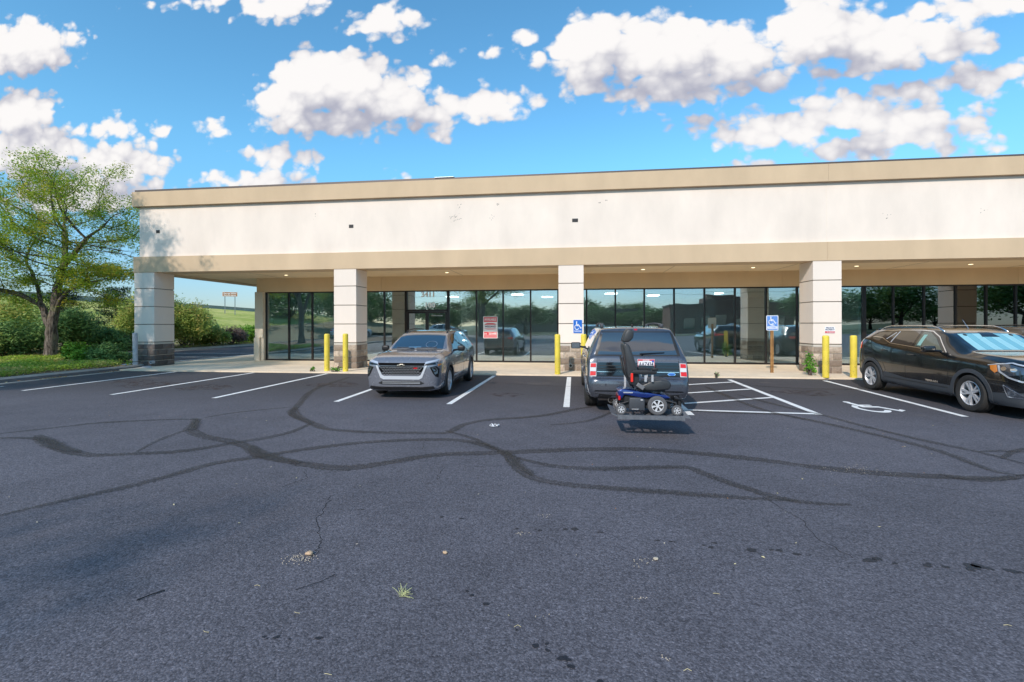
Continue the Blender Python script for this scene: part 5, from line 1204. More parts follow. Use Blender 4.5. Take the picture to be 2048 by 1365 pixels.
A_root.scale = (.985, .955, .985); A_root.location = (-3.84, 10.22+4.84*.955/2, 0); A_root.rotation_euler = (0, 0, R(1.2))
# ------------------------------------------------ black SUV on the right with the silver sunshade
def midsize_suv(name, label, pm):
    L = 4.86; root = empty(name, (0, 0, 0), label=label, cat='car')
    st = [(0, .62, .30, .72, .54, .76, .79), (.05, .77, .22, .82, .64, .86, .89), (.14, .85, .20, .91, .71, .955, .985), (.35, .90, .20, .985, .77, 1.035, 1.06), (.8, .925, .21, 1.03, .79, 1.085, 1.115), (1.25, .93, .21, 1.05, .78, 1.115, 1.15),
          (1.62, .93, .21, 1.06, .735, 1.27, 1.31), (2.02, .93, .21, 1.075, .68, 1.46, 1.51), (2.5, .93, .21, 1.11, .66, 1.53, 1.585), (3.2, .93, .22, 1.16, .65, 1.535, 1.60), (3.9, .92, .24, 1.24, .64, 1.53, 1.595), (4.25, .905, .26, 1.32, .635, 1.52, 1.58),
          (4.48, .89, .29, 1.31, .64, 1.47, 1.53), (4.68, .865, .31, 1.21, .69, 1.28, 1.31), (4.78, .83, .33, 1.05, .68, 1.09, 1.11), (4.84, .77, .36, .92, .62, .95, .96), (4.86, .70, .40, .82, .5, .85, .86)]
    c = Car(st, L); ax0, ax1, wr = 1.08, 4.14, .355
    W = [(ax0, -1), (ax0, 1), (ax1, -1), (ax1, 1)]; c.body(pm, root, W, wr)
    for l, sg in W: wheel(root, sg*.825, l-L/2, wr, .24, sg, 5, 'split', ALLOY, .66)
    dn = lambda p: p
    wins = [[(1.86, 1.12), (2.66, 1.18), (2.63, 1.50), (2.42, 1.495), (2.18, 1.38)], [(2.74, 1.185), (3.44, 1.235), (3.37, 1.50), (2.71, 1.51)], [(3.49, 1.245), (3.66, 1.30), (3.60, 1.42), (3.43, 1.485)], [(3.70, 1.33), (4.22, 1.375), (4.18, 1.455), (3.64, 1.485)]]
    for i, p in enumerate(wins): c.both('X', p, mat('front_side_glass', (.07, .10, .085), .05, coat=1) if i == 0 else CARGL, 'side_window', root)
    for sg in (-1, 1):
        c.line('X', [(1.72, 1.085), (2.1, 1.40), (2.36, 1.515), (2.7, 1.535), (3.5, 1.525), (4.22, 1.49)], sg, CHR, 'window_trim', root, w=.018, off=.008)
        c.line('X', [(1.80, 1.095), (2.70, 1.16), (3.48, 1.218), (3.85, 1.335), (4.26, 1.365)], sg, CHR, 'window_trim', root, w=.014, off=.008)
        c.line('X', [(3.47, 1.24), (3.40, 1.50)], sg, SILV, 'window_trim', root, w=.02, off=.008)
        c.line('X', [(3.68, 1.31), (3.50, 1.47)], sg, SILV, 'window_trim', root, w=.018, off=.008)
    # interior seen through the front window
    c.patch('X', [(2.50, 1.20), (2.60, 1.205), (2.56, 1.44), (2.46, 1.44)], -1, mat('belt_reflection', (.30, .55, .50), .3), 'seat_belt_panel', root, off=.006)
    ws = [(-.66, 1.30), (-.3, 1.265), (.3, 1.265), (.66, 1.30), (.655, 1.62), (.61, 1.98), (.3, 2.02), (-.3, 2.02), (-.61, 1.98), (-.655, 1.62)]
    c.patch('Z', ws, 1, mat('blue_black_glass', (.008, .012, .022), .03, coat=1), 'windscreen', root)
    # folded foil shade pleats, alternate panels slightly lighter
    SH2 = mat('sunshade_foil_light', (.40, .74, .78), .3, metal=.25, coat=.7); xs = np.linspace(-.58, .58, 9); sh = None
    for k_ in range(8):
        a, b = xs[k_], xs[k_+1]; f = lambda x, t: x*(1-.09*t)
        c.patch('Z', [(f(a, 0), 1.335), (f(b, 0), 1.335), (f(b, 1), 1.93), (f(a, 1), 1.93)], 1, SHADE if k_ % 2 else SH2, 'sunshade', root, off=.0065+.001*(k_ % 2))
    c.patch('Z', [(-.16, 1.80), (.16, 1.80), (.10, 1.99), (-.10, 1.99)], 1, GLOSSB, 'mirror_housing', root, off=.010)
    for x in (-.42, .42): c.patch('Z', [(x+.035*math.cos(a), 1.88+.035*math.sin(a)) for a in np.linspace(0, 2*math.pi, 12)[:-1]], 1, PLAB, 'suction_cup', root, off=.011)
    c.patch('Z', [(-.68, 1.235), (-.3, 1.20), (.3, 1.20), (.68, 1.235), (.665, 1.295), (.3, 1.262), (-.3, 1.262), (-.665, 1.295)], 1, PLAB, 'cowl', root)
    arc = lambda l, r0, r1, a0=-24, a1=204: [(l+r1*math.cos(R(a)), wr*.98+r1*math.sin(R(a))) for a in np.linspace(a0, a1, 26)]+[(l+r0*math.cos(R(a)), wr*.98+r0*math.sin(R(a))) for a in np.linspace(a1, a0, 26)]
    for l in (ax0, ax1): c.both('X', arc(l, wr*1.13, wr*1.13+.075), PLAS, 'arch_cladding', root, off=.016)
    c.both('X', [(1.56, .44), (2.9, .45), (3.62, .53), (3.68, .30), (3.60, .225), (1.60, .225), (1.52, .30)], PLAS, 'sill_cladding', root, off=.012)
    c.both('X', [(1.62, .395), (3.6, .415), (3.6, .400), (1.62, .380)], PLAB, 'sill_groove', root, off=.0135)
    c.both('X', [(4.56, .50), (4.85, .52), (4.85, .33), (4.58, .27)], PLAS, 'bumper_cladding', root, off=.010); c.both('X', [(.02, .50), (.62, .44), (.66, .23), (.02, .24)], PLAS, 'bumper_cladding', root, off=.010)
    for pts in ([(1.66, .46), (1.60, .75), (1.66, 1.05)], [(2.86, .46), (2.85, 1.12)], [(3.56, .56), (3.70, .85), (3.68, 1.10), (3.50, 1.22)]):
        for sg in (-1, 1): c.line('X', pts, sg, SEAM, 'panel_gap', root)
    for sg in (-1, 1): c.line('Z', [(sg*.76, .42), (sg*.80, .85), (sg*.76, 1.22)], 1, SEAM, 'panel_gap', root)
    handle(c, root, 2.66, .985, P_BLACK); handle(c, root, 3.62, 1.04, P_BLACK)
    mirror_part(c, root, 1.92, 1.155, .86, P_BLACK, (.24, .13, .13), .10); rail(c, root, .60, 2.15, 4.2, CHR, .07, .015)
    c.both('X', [(.60, .86), (.62, .93), (.35, .975), (.08, .90), (.06, .82), (.30, .76)], HEADD, 'headlamp', root, off=.010)
    c.both('X', [(.63, .85), (.66, .925), (.54, .945), (.50, .83), (.55, .80)], AMB, 'indicator_lamp', root, off=.014)
    for sg in (-1, 1):
        c.line('X', [(.50, .94), (.46, .83), (.30, .74), (.10, .68)], sg, CLRL, 'light_strip', root, w=.028, off=.014)
        c.line('X', [(.70, .93), (.55, .955), (.30, .985), (.10, .93)], sg, CLRL, 'lamp_brow', root, w=.016, off=.014)
        for l_, z_ in ((.40, .885), (.24, .875)):
            c.patch('X', [(l_+.05*math.cos(a), z_+.035*math.sin(a)) for a in np.linspace(0, 2*math.pi, 14)[:-1]], sg, CHR, 'projector', root, off=.015)
    c.both('X', [(.36, .585), (.33, .60), (.12, .46), (.10, .415), (.30, .415)], HEADD, 'fog_lamp', root, off=.012)
    for sg in (-1, 1): c.line('X', [(.385, .60), (.32, .405), (.06, .40)], sg, CHR, 'fog_trim', root, w=.02, off=.018); c.line('X', [(.385, .605), (.10, .44)], sg, CHR, 'fog_trim', root, w=.014, off=.016)
    c.both('X', [(4.60, 1.20), (4.66, 1.215), (4.83, 1.05), (4.83, .99), (4.62, 1.04)], REDL, 'tail_lamp', root, off=.010); c.both('Y', [(.40, 1.12), (.74, 1.15), (.80, 1.02), (.42, 1.05)], REDL, 'tail_lamp', root, sg=1)
    c.patch('Y', [(-.48, .80), (.48, .80), (.42, .50), (-.42, .50)], -1, GLOSSB, 'grille', root, off=.01); c.patch('Y', [(-.60, 1.16), (.60, 1.16), (.54, 1.42), (-.54, 1.42)], 1, CARGL, 'rear_window', root)
    c.patch('Z', [(-.63, 4.27), (.63, 4.27), (.60, 4.44), (-.60, 4.44)], 1, P_BLACK, 'roof_spoiler', root, off=.02)
    t = text('TERRAIN', .055, (0, 0, 0), CHR, root, 'badge', bold=.002, sx=1.6); hp, n = c.hit('X', 2.05-L/2, .475, -1); t.rotation_euler = (R(90), 0, R(-90)); t.location = hp+Vector((-.014, 0, 0))
    b = MB(); hp, n = c.hit('Z', .0, 2.35-L/2, 1); b.tube([hp, hp+Vector((0, .16, .20))], [.006, .003], 5); b.build('aerial', CHR, parent=root)
    return root, c
C_root, C_car = midsize_suv('midsize_suv', 'black midsize SUV with a blue foil sunshade parked nose out at the right edge', P_BLACK)
C_root.location = (8.50, 8.98+4.86/2, 0); C_root.rotation_euler = (0, 0, R(-.3))
D_root, _ = compact_suv('parked_car', 'dark parked car just visible over the bonnet of the black SUV at the right edge', P_BLACK)
D_root.location = (11.55, 10.2+4.84/2, 0); D_root.scale = (1.03, 1.03, 1.035)
# ------------------------------------------------ dark wagon SUV, tail to the camera
BEZ = mat('lamp_bezel_silver', (.66, .67, .70), .45)
def wagon_suv(name, label, pm):
    L = 5.2; root = empty(name, (0, 0, 0), label=label, cat='car')
    st = [(0, .66, .30, .80, .58, .84, .86), (.05, .80, .24, .90, .68, .95, .97), (.15, .89, .22, .98, .76, 1.03, 1.05), (.5, .94, .22, 1.03, .80, 1.08, 1.10), (1.2, .955, .22, 1.06, .80, 1.11, 1.14), (1.6, .955, .22, 1.07, .76, 1.30, 1.34), (1.95, .955, .22, 1.075, .715, 1.50, 1.555),
          (2.4, .955, .22, 1.08, .70, 1.575, 1.625), (3.2, .96, .22, 1.085, .695, 1.59, 1.645), (4.2, .96, .23, 1.09, .685, 1.585, 1.64), (4.62, .955, .25, 1.095, .68, 1.575, 1.625), (4.78, .95, .26, 1.095, .675, 1.555, 1.60), (4.86, .945, .27, 1.09, .685, 1.50, 1.53),
          (4.95, .94, .28, 1.075, .74, 1.26, 1.28), (5.00, .935, .28, 1.06, .80, 1.095, 1.11), (5.045, .93, .285, 1.02, .82, 1.045, 1.055), (5.075, .925, .285, .93, .83, .95, .96), (5.10, .92, .285, .74, .83, .745, .75), (5.13, .91, .29, .665, .83, .675, .68), (5.175, .87, .31, .64, .80, .655, .66), (5.2, .82, .35, .60, .74, .62, .625)]
    c = Car(st, L); ax0, ax1, wr = .98, 4.18, .375
    W = [(ax0, -1), (ax0, 1), (ax1, -1), (ax1, 1)]; bd = c.body(pm, root, W, wr)
    for l, sg in W: wheel(root, sg*.835, l-L/2, wr, .25, sg, 5, 'split', ALLOY, .66)
    # rear: window, full width dark panel, lamps, bumper
    c.patch('Y', [(-.79, 1.085), (.79, 1.085), (.765, 1.20), (.665, 1.545), (-.665, 1.545), (-.765, 1.20)], 1, PLAB, 'window_surround', root, off=.004)
    c.patch('Y', [(-.735, 1.105), (.735, 1.105), (.70, 1.22), (.625, 1.525), (-.625, 1.525), (-.70, 1.22)], 1, mat('rear_glass', (.022, .032, .05), .04, spec=1, coat=1), 'rear_window', root, off=.008)
    c.patch('Y', [(-.735, .965), (.735, .965), (.75, .715), (-.75, .715)], 1, GLOSSB, 'tailgate_panel', root, off=.010)
    for z in (.905, .85, .79): c.patch('Y', [(-.75, z+.006), (.75, z+.006), (.75, z-.006), (-.75, z-.006)], 1, PLAB if z != .79 else CHR, 'tailgate_strake', root, off=.016, depth=.02)
    c.patch('Y', [(-.765, .712), (.765, .712), (.765, .702), (-.765, .702)], 1, SEAM, 'panel_gap', root, off=.003)
    for sx_ in (-1, 1):
        mm = (lambda p: p) if sx_ > 0 else mirror
        c.patch('Y', mm([(.760, .955), (.878, .95), (.886, .702), (.768, .702)]), 1, BEZ, 'lamp_bezel', root, off=.010)
        tl = c.patch('Y', mm([(.772, .945), (.868, .94), (.872, .872), (.772, .875)]), 1, TAILR, 'tail_lamp', root, off=.020); c.patch('Y', mm([(.772, .868), (.872, .865), (.874, .80), (.774, .80)]), 1, TAILW, 'reversing_lamp', root, off=.020)
        c.patch('Y', mm([(.774, .794), (.874, .794), (.878, .715), (.78, .715)]), 1, TAILR, 'tail_lamp', root, off=.020)
        sg = sx_
    for x in (-.745, .745): c.line('Y', [(x, 1.08), (x*1.015, .70)], 1, SEAM, 'panel_gap', root)
    c.patch('Y', [(-.80, .395), (-.45, .37), (.45, .37), (.80, .395), (.84, .30), (.4, .285), (-.4, .285), (-.84, .30)], 1, PLAB, 'lower_bumper', root, off=.008)
    for x in (-.60, .60): c.patch('Y', [(x+.02*math.cos(a), .56+.02*math.sin(a)) for a in np.linspace(0, 6.28, 10)[:-1]], 1, P_SLATE, 'parking_sensor', root, off=.006)
    for x in (-.50, .50):
        b = MB(); mt = Matrix.Translation((x, L/2-.24, .265)) @ Matrix.Rotation(R(-90), 4, 'X'); b.lathe([(.038, .0), (.052, .0), (.055, .20), (.040, .20), (.040, .02)], 20, mt, closed=True); b.lathe([(.001, .1), (.04, .1)], 20, mt, mi=1)
        b.tube([(x-.22, L/2-.30, .29), (x+.22, L/2-.30, .29)], [.075, .075], 12); b.build('exhaust_pipe', [EXH, BOXD], parent=root, smooth=True, angle=40)
    b = MB(); hp, n = c.hit('Y', -.10, 1.12, 1); b.tube([hp+Vector((0, .02, -.02)), hp+Vector((.05, .035, .01)), hp+Vector((-.40, .03, .035))], [.016, .010, .006], 6); b.build('rear_wiper', PLAB, parent=root, smooth=True)
    # number plate
    b = MB(); zc, xc = .955, -.155; hp, n = c.hit('Y', xc, zc, 1); pr = empty('dummy', (0, 0, 0)); bpy.data.objects.remove(pr)
    yp = c.hit('Y', xc, zc+.07, 1)[0].y+.035; b.box(xc-.155, xc+.155, yp-.03, yp, zc-.078, zc+.078); np_ = b.build('number_plate', SWH, parent=root, label='white plate reading AAZ434 with red border')
    for q in ((xc-.152, xc+.152, zc+.045, zc+.075), (xc-.152, xc-.143, zc-.075, zc+.045), (xc+.143, xc+.152, zc-.075, zc+.045)): b = MB(); b.box(q[0], q[1], yp-.01, yp+.002, q[2], q[3]); b.build('plate_border', SRED, parent=np_)
    b = MB(); b.box(xc-.14, xc-.105, yp-.01, yp+.003, zc+.02, zc+.055); b.build('plate_sticker', BLUE, parent=np_)
    t = text('AAZ434', .105, (xc, yp+.003, zc-.022), SDK, np_, 'plate_lettering', bold=.0015, sx=.72); t.rotation_euler = (R(90), 0, R(180))
    t = text('KANSAS', .03, (xc, yp+.004, zc+.058), SWH, np_, 'plate_lettering', bold=.001, sx=1.1); t.rotation_euler = (R(90), 0, R(180))
    # emblem and badge
    c.patch('Y', [(-.61+.072*math.cos(a), .75+.028*math.sin(a)) for a in np.linspace(0, 2*math.pi, 20)[:-1]], 1, CHR, 'emblem', root, off=.020, res=.2)
    c.patch('Y', [(-.61+.062*math.cos(a), .75+.021*math.sin(a)) for a in np.linspace(0, 2*math.pi, 20)[:-1]], 1, BLUE, 'emblem_face', root, off=.022, res=.2)
    t = text('Ford', .036, (-.61, L/2+.03, .75), CHR, root, 'emblem_script'); t.rotation_euler = (R(90), 0, R(180)); t.location.y = c.hit('Y', -.61, .75, 1)[0].y+.024
    t = text('SEL', .042, (.66, 0, .755), CHR, root, 'badge', bold=.001, sx=1.3); t.rotation_euler = (R(90), 0, R(180)); t.location.y = c.hit('Y', .66, .755, 1)[0].y+.014
    # sides
    for p in ([(1.78, 1.12), (2.62, 1.13), (2.60, 1.54), (2.36, 1.53), (2.08, 1.42)], [(2.70, 1.13), (3.60, 1.13), (3.60, 1.54), (2.68, 1.545)], [(3.68, 1.13), (4.66, 1.14), (4.60, 1.53), (3.68, 1.54)]): c.both('X', p, CARGL, 'side_window', root)
    c.both('X', [(2.62, 1.13), (2.70, 1.13), (2.69, 1.545), (2.60, 1.545)], GLOSSB, 'window_pillar', root); c.both('X', [(3.60, 1.13), (3.68, 1.13), (3.68, 1.54), (3.60, 1.54)], GLOSSB, 'window_pillar', root)
    for pts in ([(1.5, .32), (1.48, 1.0)], [(2.65, .32), (2.65, 1.10)], [(3.62, .32), (3.66, .6), (3.64, 1.10)]):
        for sg in (-1, 1): c.line('X', pts, sg, SEAM, 'panel_gap', root)
    for z in (.86, .80, .74): c.both('X', [(1.6, z+.006), (3.7, z+.006), (3.7, z-.006), (1.6, z-.006)], PLAB, 'door_strake', root, off=.003)
    arc = lambda l, r0, r1: [(l+r1*math.cos(R(a)), wr*.98+r1*math.sin(R(a))) for a in np.linspace(-15, 195, 22)]+[(l+r0*math.cos(R(a)), wr*.98+r0*math.sin(R(a))) for a in np.linspace(195, -15, 22)]
    for l in (ax0, ax1): c.both('X', arc(l, wr*1.13, wr*1.13+.06), pm, 'wheel_flare', root, off=.02)
    c.patch('Z', [(-.66, 1.28), (0, 1.24), (.66, 1.28), (.62, 1.90), (0, 1.93), (-.62, 1.90)], 1, CARGL, 'windscreen', root); handle(c, root, 2.5, .98, CHR); handle(c, root, 3.48, .98, CHR)
    mirror_part(c, root, 1.85, 1.14, .90, PLAB, (.24, .12, .16), .10)
    for sg in (-1, 1):
        b = MB(); b.cbox((sg*.60, 4.1-L/2, 1.655), (.07, .22, .075), bev=.02); b.cbox((sg*.60, 2.35-L/2, 1.65), (.07, .22, .075), bev=.02); b.tube([(sg*.60, 2.3-L/2, 1.675), (sg*.60, 3.2-L/2, 1.705), (sg*.60, 4.15-L/2, 1.682)], .02, 8); b.build('roof_rail', PLAS, parent=root, smooth=True, angle=40)
    c.patch('Y', [(-.03, 1.595), (.03, 1.595), (.03, 1.57), (-.03, 1.57)], 1, REDL, 'high_brake_lamp', root)
    b = MB(); hp, n = c.hit('Z', 0, 4.3-L/2, 1); b.cbox(hp+Vector((0, 0, .02)), (.04, .10, .045), bev=.012); b.tube([hp+Vector((0, 0, .03)), hp+Vector((0, .06, .11))], [.005, .003], 5); b.build('aerial', PLAB, parent=root)
    return root, c
B_root, B_car = wagon_suv('wagon_suv', 'boxy dark slate SUV seen from behind carrying a power wheelchair lift', P_SLATE)
B_root.location = (1.235, 8.98+5.2/2, 0); B_root.rotation_euler = (0, 0, R(180.0))
# blue placard stickers in the side window of the wagon
# ================================================================ wheelchair lift and power chair
LIFT = mat('lift_grey', (.17, .18, .20), .45, metal=.4, var=.25, vscale=20); BLK = mat('chair_black', (.016, .017, .02), .55); VIN = mat('seat_vinyl', (.035, .038, .042), .42, bump=.15, bscale=60)
lift = empty('wheelchair_lift', (1.28, 7.55, 0), label='low grey platform lift hitched behind the dark slate SUV', cat='lift')
zt = .335; b = MB()
b.box(-.60, .36, -.42, -.385, zt-.05, zt+.012); b.box(-.60, .36, .385, .42, zt-.05, zt+.012)
for x in (-.60, -.47, -.33, -.20, .34): b.box(x-.0, x+.02, -.385, .385, zt-.045, zt-.02)
b.box(-.60, -.2, -.12, -.09, zt-.045, zt-.02)
b.box(-.16, .12, -.20, .385, zt-.035, zt-.015); b.box(.14, .34, -.385, .385, zt-.035, zt-.015); b.box(-.45, -.22, .12, .385, zt-.035, zt-.016); b.box(-.10, -.04, -.385, -.20, zt-.035, zt-.016); b.box(.04, .07, -.385, -.20, zt-.035, zt-.016)
for x in (-.5, -.25, .0, .25):
    b.cbox((x, -.425, zt-.04), (.02, .02, .02))
b.build('platform', LIFT, parent=lift)
for sx_ in (-.60, .36):
    b = MB(); b.add([(sx_, -.42, zt), (sx_, .42, zt), (sx_+.09*(1 if sx_ > 0 else -1), .40, zt+.0+.035), (sx_+.09*(1 if sx_ > 0 else -1), -.40, zt+.035-.05*(sx_ > 0))], [(0,1,2,3)])
    b.v += [(x, y, z-.012) for x, y, z in b.v]; b.f += [(7,6,5,4),(0,4,5,1),(1,5,6,2),(2,6,7,3),(3,7,4,0)]; b.m += [0]*5; b.build('ramp_flap', LIFT, parent=lift)
b = MB(); b.box(-.06, .0, .42, 1.55, .30, .36); b.box(-.10, .04, .42, .50, .28, .80); b.box(-.32, .30, .425, .46, .34, .39); b.build('hitch_arm', LIFT, parent=lift)
b = MB(); b.tube([(-.40, .43, .62), (-.40, .43, .98)], .012, 6); b.box(-.415, -.385, .41, .45, .62, .88); b.build('upright', SILV, parent=lift)
ch = empty('power_wheelchair', (1.28, 7.5, zt), label='blue and black power wheelchair riding sideways on the lift platform', cat='power wheelchair')
BLUEP = paint('blue_shroud', (.006, .026, .18), .3, .25)
def chairwheel(x, y, r, w, n_, nm):
    mt = Matrix.Translation((x, y, r)) @ Matrix.Rotation(R(90), 4, 'X'); t = MB(); h = w/2
    t.lathe([(r*.62, -h), (r*.9, -h), (r, -h*.6), (r, h*.6), (r*.9, h), (r*.62, h)], 32, mt, closed=True); o_ = t.build(nm, mat('grey_tyre', (.10, .10, .105), .7), parent=ch, smooth=True, angle=35)
    b = MB(); R0 = r*.64; b.lathe([(R0*1.02, h*.9), (R0*.88, h*.95), (R0*.86, h*.3)], 32, mt); b.lathe([(.001, h*.85), (R0*.22, h*.85), (R0*.26, h*.5)], 16, mt)
    for k in range(n_):
        a = 2*math.pi*k/n_+.2; A = Vector((math.cos(a), math.sin(a), 0)); nA = Vector((-A.y, A.x, 0)); p = [A*R0*.2-nA*R0*.08, A*R0*.2+nA*R0*.08, A*R0*.9+nA*R0*.17, A*R0*.9-nA*R0*.17]
        b.add([mt @ (v+Vector((0, 0, h*.9))) for v in p]+[mt @ (v+Vector((0, 0, h*.3))) for v in p], [(0,1,2,3),(0,4,5,1),(1,5,6,2),(2,6,7,3),(3,7,4,0)])
    b.build('rim', mat('white_rim', (.75, .76, .78), .3, metal=.3), parent=o_); d = MB(); d.lathe([(.001, 0), (R0*.95, 0)], 20, mt); d.build('hub_back', BLK, parent=o_)
for y in (-.25, .25):
    chairwheel(-.01, y, .142, .07, 6, 'drive_wheel'); chairwheel(.27, y*1.05, .078, .045, 6, 'front_caster'); chairwheel(-.54, y*1.05, .078, .045, 6, 'rear_caster')
def profile(poly, y0, y1, m, name, parent=ch, bev=.015, **kw):
    bm = bmesh.new(); f = bm.faces.new([bm.verts.new((x, y0, z)) for x, z in poly]); r_ = bmesh.ops.extrude_face_region(bm, geom=[f])
    for v in [g for g in r_['geom'] if isinstance(g, bmesh.types.BMVert)]: v.co.y = y1
    bmesh.ops.recalc_face_normals(bm, faces=bm.faces)
    if bev: bmesh.ops.bevel(bm, geom=list(bm.edges), offset=bev, segments=3, affect='EDGES', profile=.5, clamp_overlap=True)
    bm.verts.index_update(); mb = MB(); mb.add([v.co.copy() for v in bm.verts], [[v.index for v in f.verts] for f in bm.faces]); bm.free(); return mb.build(name, m, parent=parent, smooth=True, angle=35, **kw)
profile([(-.57, .27), (-.575, .345), (-.52, .375), (-.30, .345), (-.05, .31), (.14, .285), (.19, .25), (.12, .235), (.02, .262), (-.06, .262), (-.15, .245), (-.25, .25), (-.48, .29), (-.53, .22)], -.20, .20, BLUEP, 'shroud', bev=.012)
profile([(-.42, .065), (-.415, .25), (-.24, .25), (-.185, .225), (-.185, .055)], -.235, .2, mat('battery_grey', (.05, .055, .065), .45), 'battery_box')
sh_ = MB(); sh_.box(-.25, -.215, -.2365, -.234, .215, .225); sh_.box(-.38, -.28, -.2365, -.234, .078, .083); sh_.build('battery_label', SWH, parent=ch)
b = MB(); b.box(-.50, -.36, -.206, -.203, .315, .332); b.build('silver_badge', CLRL, parent=ch)
b = MB(); b.box(-.575, -.545, -.205, .205, .21, .27); b.build('rear_reflector', REDL, parent=ch)
b = MB(); b.box(-.48, .20, -.15, .15, .08, .27); b.build('chassis', BLK, parent=ch)
for y in (-.19, .19):
    b = MB(); b.tube([(-.01, y, .142), (.13, y, .21), (.27, y, .18), (.27, y*1.2, .11)], .016, 6); b.tube([(-.14, y, .17), (-.42, y, .19), (-.54, y, .15), (-.54, y*1.2, .09)], .014, 6); b.build('swing_arm', BLK, parent=ch, smooth=True)
b = MB(); b.cbox((.33, 0, .15), (.05, .36, .16), bev=.015); b.tube([(.25, -.2, .25), (.33, -.22, .24), (.39, -.2, .16)], .012, 6); b.build('footrest', BLK, parent=ch)
b = MB(); b.tube([(-.10, 0, .26), (-.10, 0, .38)], .05, 10); b.box(-.24, .12, -.17, .17, .335, .36); b.build('seat_post', BLK, parent=ch)
b = MB(); b.tube([(-.3, -.17, .30), (-.2, -.17, .33), (-.1, -.17, .30), (.05, -.17, .33)], .014, 6); b.tube([(-.34, -.12, .33), (-.26, -.14, .40)], .012, 6); b.build('cable_loom', BLK, parent=ch, smooth=True)
profile([(-.23, .36), (-.24, .44), (-.12, .50), (.05, .53), (.17, .51), (.205, .45), (.17, .375), (-.05, .355)], -.235, .235, VIN, 'seat', bev=.03)
profile([(-.40, .44), (-.44, .60), (-.475, .85), (-.50, 1.00), (-.495, 1.055), (-.455, 1.07), (-.405, 1.03), (-.345, .85), (-.275, .60), (-.26, .45)], -.23, .23, VIN, 'backrest', bev=.025)
b = MB(); b.tube([(-.47, 0, 1.0), (-.465, 0, 1.13)], .014, 6); b.build('headrest_stem', SILV, parent=ch)
profile([(-.49, 1.075), (-.40, 1.085), (-.34, 1.15), (-.335, 1.24), (-.375, 1.285), (-.43, 1.28), (-.475, 1.20), (-.505, 1.11)], -.14, .14, VIN, 'headrest', bev=.022)
for y in (-.27, .27):
    profile([(-.39, .650), (-.36, .672), (-.15, .668), (-.02, .65), (-.03, .615), (-.20, .605), (-.37, .615)], y-.035, y+.035, BLK, 'armrest', bev=.01)
    b = MB(); b.box(-.20, -.165, y-.012, y+.012, .50, .62); b.box(-.10, -.07, y-.012, y+.012, .50, .61); b.build('arm_bracket', GALV, parent=ch)
    b = MB(); b.tube([(-.37, y, .64), (-.41, y, .57), (-.36, y, .46), (-.26, y, .40)], .024, 7); b.build('arm_support', BLK, parent=ch)
b = MB(); b.cbox((-.385, -.298, .56), (.035, .02, .13), bev=.006); b.build('side_reflector', mat('red_reflector', (.75, .03, .02), .3, emis=((1, .05, .03), .08)), parent=ch)
b = MB(); b.cbox((-.26, -.285, .43), (.12, .03, .06), Matrix.Rotation(R(35), 3, 'Y'), bev=.008); b.build('latch_lever', mat('latch_grey', (.22, .22, .23), .4, metal=.4), parent=ch)
b = MB(); b.cbox((-.05, -.275, .685), (.09, .05, .045), bev=.012); b.tube([(-.04, -.275, .70), (-.035, -.275, .75)], [.006, .012], 8); b.build('joystick', BLK, parent=ch, smooth=True, angle=40)
for y in (-.16, .16):
    b = MB(); b.tube([(-.34, y, .38), (-.46, y, .60), (-.51, y, .85)], .014, 6); b.build('back_cane', BLK, parent=ch, smooth=True)

# ================================================================ the street behind the camera (mirrored in the shop glass)
def copy_at(src, x, y, rz=0, sc=1, label=None):
    c_ = copy_tree(src); c_.location = (x, y, src.location.z if y > -30 else 0); c_.rotation_euler = (0, 0, rz); c_.scale = (sc,)*3 if not hasattr(sc, '__len__') else sc
    if label: c_['label'] = label
    if 'group' in c_: del c_['group']
    return c_
copy_at(loc, -12.3, -24.2, 1.1, 1.8, 'tall tree behind the camera mirrored beside the red poster')
def dark_tree(name, seed, h, rx, n, lm, label, x, y, rz=0, size=.22):
    r = empty(name, (x, y, 0), rz, label=label, cat='tree'); rng = np.random.RandomState(seed)
    P_ = bush_points(rng, n, rx, rx, h*.72, h*.28, 16, .42); leaf_mesh('crown', P_, size, .3, .5, lm, r, rng)
    b = MB(); b.tube([(0,0,0),(.1,0,h*.3),(0,.1,h*.7)], [.28,.2,.06], 8); [b.tube([(0,0,h*.3), tuple(P_[rng.randint(n)])], [.1,.02], 5) for _ in range(9)]; b.build('trunk', BARK, parent=r, smooth=True); return r
T1 = dark_tree('broadleaf_tree', 5, 9.5, 5.0, 7000, LF_DK, 'big dark tree across the lot mirrored in the left windows', -33, -26)
def tcopy(x, y, rz, sc, lb): c_ = copy_tree(T1); c_.location = (x, y, 0); c_.rotation_euler = (0, 0, rz); c_.scale = sc; c_['label'] = lb
tcopy(-27, -16, 1, (.7, .7, .75), 'dark tree left of the lot mirrored beside the end pier window'); tcopy(-18.5, -28, 2, (.75, .75, .42), 'dark tree mirrored above the grey SUV'); tcopy(-10, -62, 4, (1.6, 1.4, .62), 'low distant tree mirrored beside the poster')
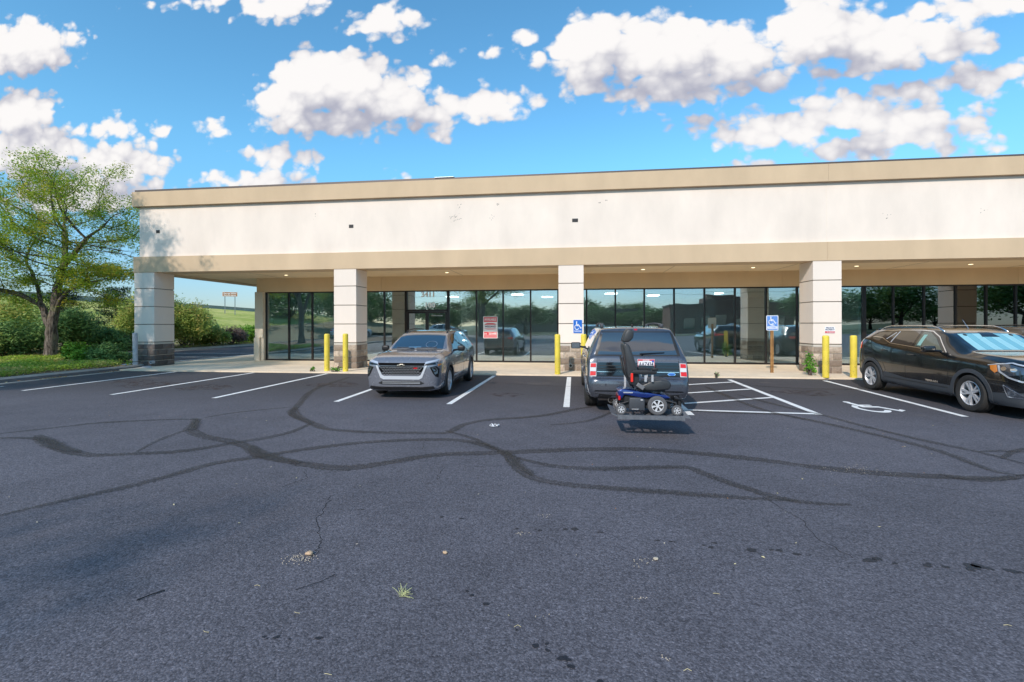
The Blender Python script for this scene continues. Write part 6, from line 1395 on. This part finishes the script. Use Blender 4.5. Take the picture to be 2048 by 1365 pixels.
tcopy(-26, -64, 3, (1.8, 1.4, .7), 'distant tree mirrored left of the entrance'); tcopy(4, -70, 5, (1.6, 1.4, .55), 'distant tree mirrored above the slate SUV'); tcopy(22, -78, .5, (2, 1.5, .6), 'distant tree mirrored right of the slate SUV'); tcopy(48, -60, .9, (2, 1.6, .85), 'distant tree mirrored near the wooden sign post'); tcopy(64, -62, 2.2, (2, 1.6, 1.0), 'distant tree mirrored in the dark windows'); tcopy(80, -55, 2.9, (1.7, 1.6, 1.1), 'distant tree mirrored behind the black SUV'); tcopy(14, -90, 2.9, (2.4, 1.6, .5), 'far tree mirrored over the brick building'); tcopy(-40, -14, .5, (1.1, 1.1, .9), 'dark tree at the edge of the lot mirrored in the leftmost window'); tcopy(-44, -30, 1.5, (1.2, 1.2, .85), 'second dark tree at the lot edge mirrored in the leftmost window'); tcopy(-36, -42, 2.5, (1.2, 1.2, .8), 'third dark tree at the lot edge mirrored near the entrance'); tcopy(-34, 2, 2.5, (.8, .8, .6), 'dark tree beyond the side drive mirrored in the first pane'); tcopy(-45, -50, 2.9, (1.7, 1.6, 1.0), 'far tree mirrored at the left')
BRK = mat('red_brick', (.20, .09, .065), .9, var=.2, vscale=2)
bb = empty('brick_building', (33, -62, 0), label='low brick building across the street mirrored in the windows', cat='building')
b = MB(); b.box(-12, 12, -8, 0, 0, 5.6); b.box(-5, 3, -8, .3, 5.6, 7.2); b.build('wall', BRK, parent=bb); b = MB(); b.box(-12.2, 12.2, -8.2, .2, 5.6, 5.9); b.build('roof_edge', FLASH, parent=bb)
for x in (-9, -5.5, -2, 2, 5.5, 9): b = MB(); b.box(x-1.2, x+1.2, .31, .36, 1, 3); b.build('window', CARGL, parent=bb)
wb_ = empty('long_shop', (2, -88, 0), label='long low pale shop row mirrored behind the slate SUV', cat='building'); b = MB(); b.box(-22, 16, -8, 0, 0, 4.6); b.build('wall', mat('far_wall', (.30, .27, .24), .9), parent=wb_)
b = MB(); b.box(-22.3, 16.3, -8.2, .6, 4.6, 5.3); b.build('roof_edge', FLASH, parent=wb_)
b = MB(); b.box(-200, 200, -50, -38, -.0, .06); b.build('far_verge', grass_dry, kind='structure')
pl = empty('utility_pole', (-.4, -36, 0), label='wooden utility pole mirrored above the slate SUV', cat='utility pole'); b = MB(); b.tube([(0,0,0),(0,0,11)], [.16,.11], 10); b.build('pole', BARK, parent=pl); b = MB(); b.box(-1.2, 1.2, -.06, .06, 9.9, 10.05); b.box(-1.0,1.0,-.06,.06,9.0,9.12); b.build('crossarm', BARK, parent=pl)
wr_ = MB()
for z0, x0 in ((10.1, -1.1), (10.1, 1.1), (9.2, .9), (7.6, 0)):
    pts = [(x, -36+x0*.0+.0, z0-1.3*(1-((x % 45)/22.5-1)**2)) for x in np.linspace(-90, 90, 61)]; wr_.tube(pts, .025, 4)
wr_.build('overhead_wires', PLAB, label='sagging overhead wires across the street mirrored in the windows', cat='wires')
WHITEP = paint('white_paint', (.7, .7, .7), .0, .3)
for i, (x, y, rz, lb) in enumerate([(-26, -14, .3, 'pale car across the lot mirrored in the leftmost windows'), (15.5, -3.5, .2, 'white car behind the camera mirrored beside the wooden sign post'), (-16, -20, 1.6, 'pale car mirrored left of the entrance')]):
    c_ = copy_tree(D_root); c_.location = (x, y, 0); c_.rotation_euler = (0, 0, rz); c_['label'] = lb; 
    for ch_ in c_.children:
        if ch_.name.startswith('body'):
            ch_.data = ch_.data.copy(); ch_.data.materials[0] = WHITEP
rt = random.Random(4)
for k_ in range(13):
    tcopy(-62+k_*13+rt.uniform(-3, 3), -95+rt.uniform(-6, 6), rt.uniform(0, 6), (2.0, 1.6, rt.uniform(.55, .9)), 'tree %s in the far tree line behind the camera' % ['first', 'second', 'third', 'fourth', 'fifth', 'sixth', 'seventh', 'eighth', 'ninth', 'tenth', 'eleventh', 'twelfth', 'last'][k_])
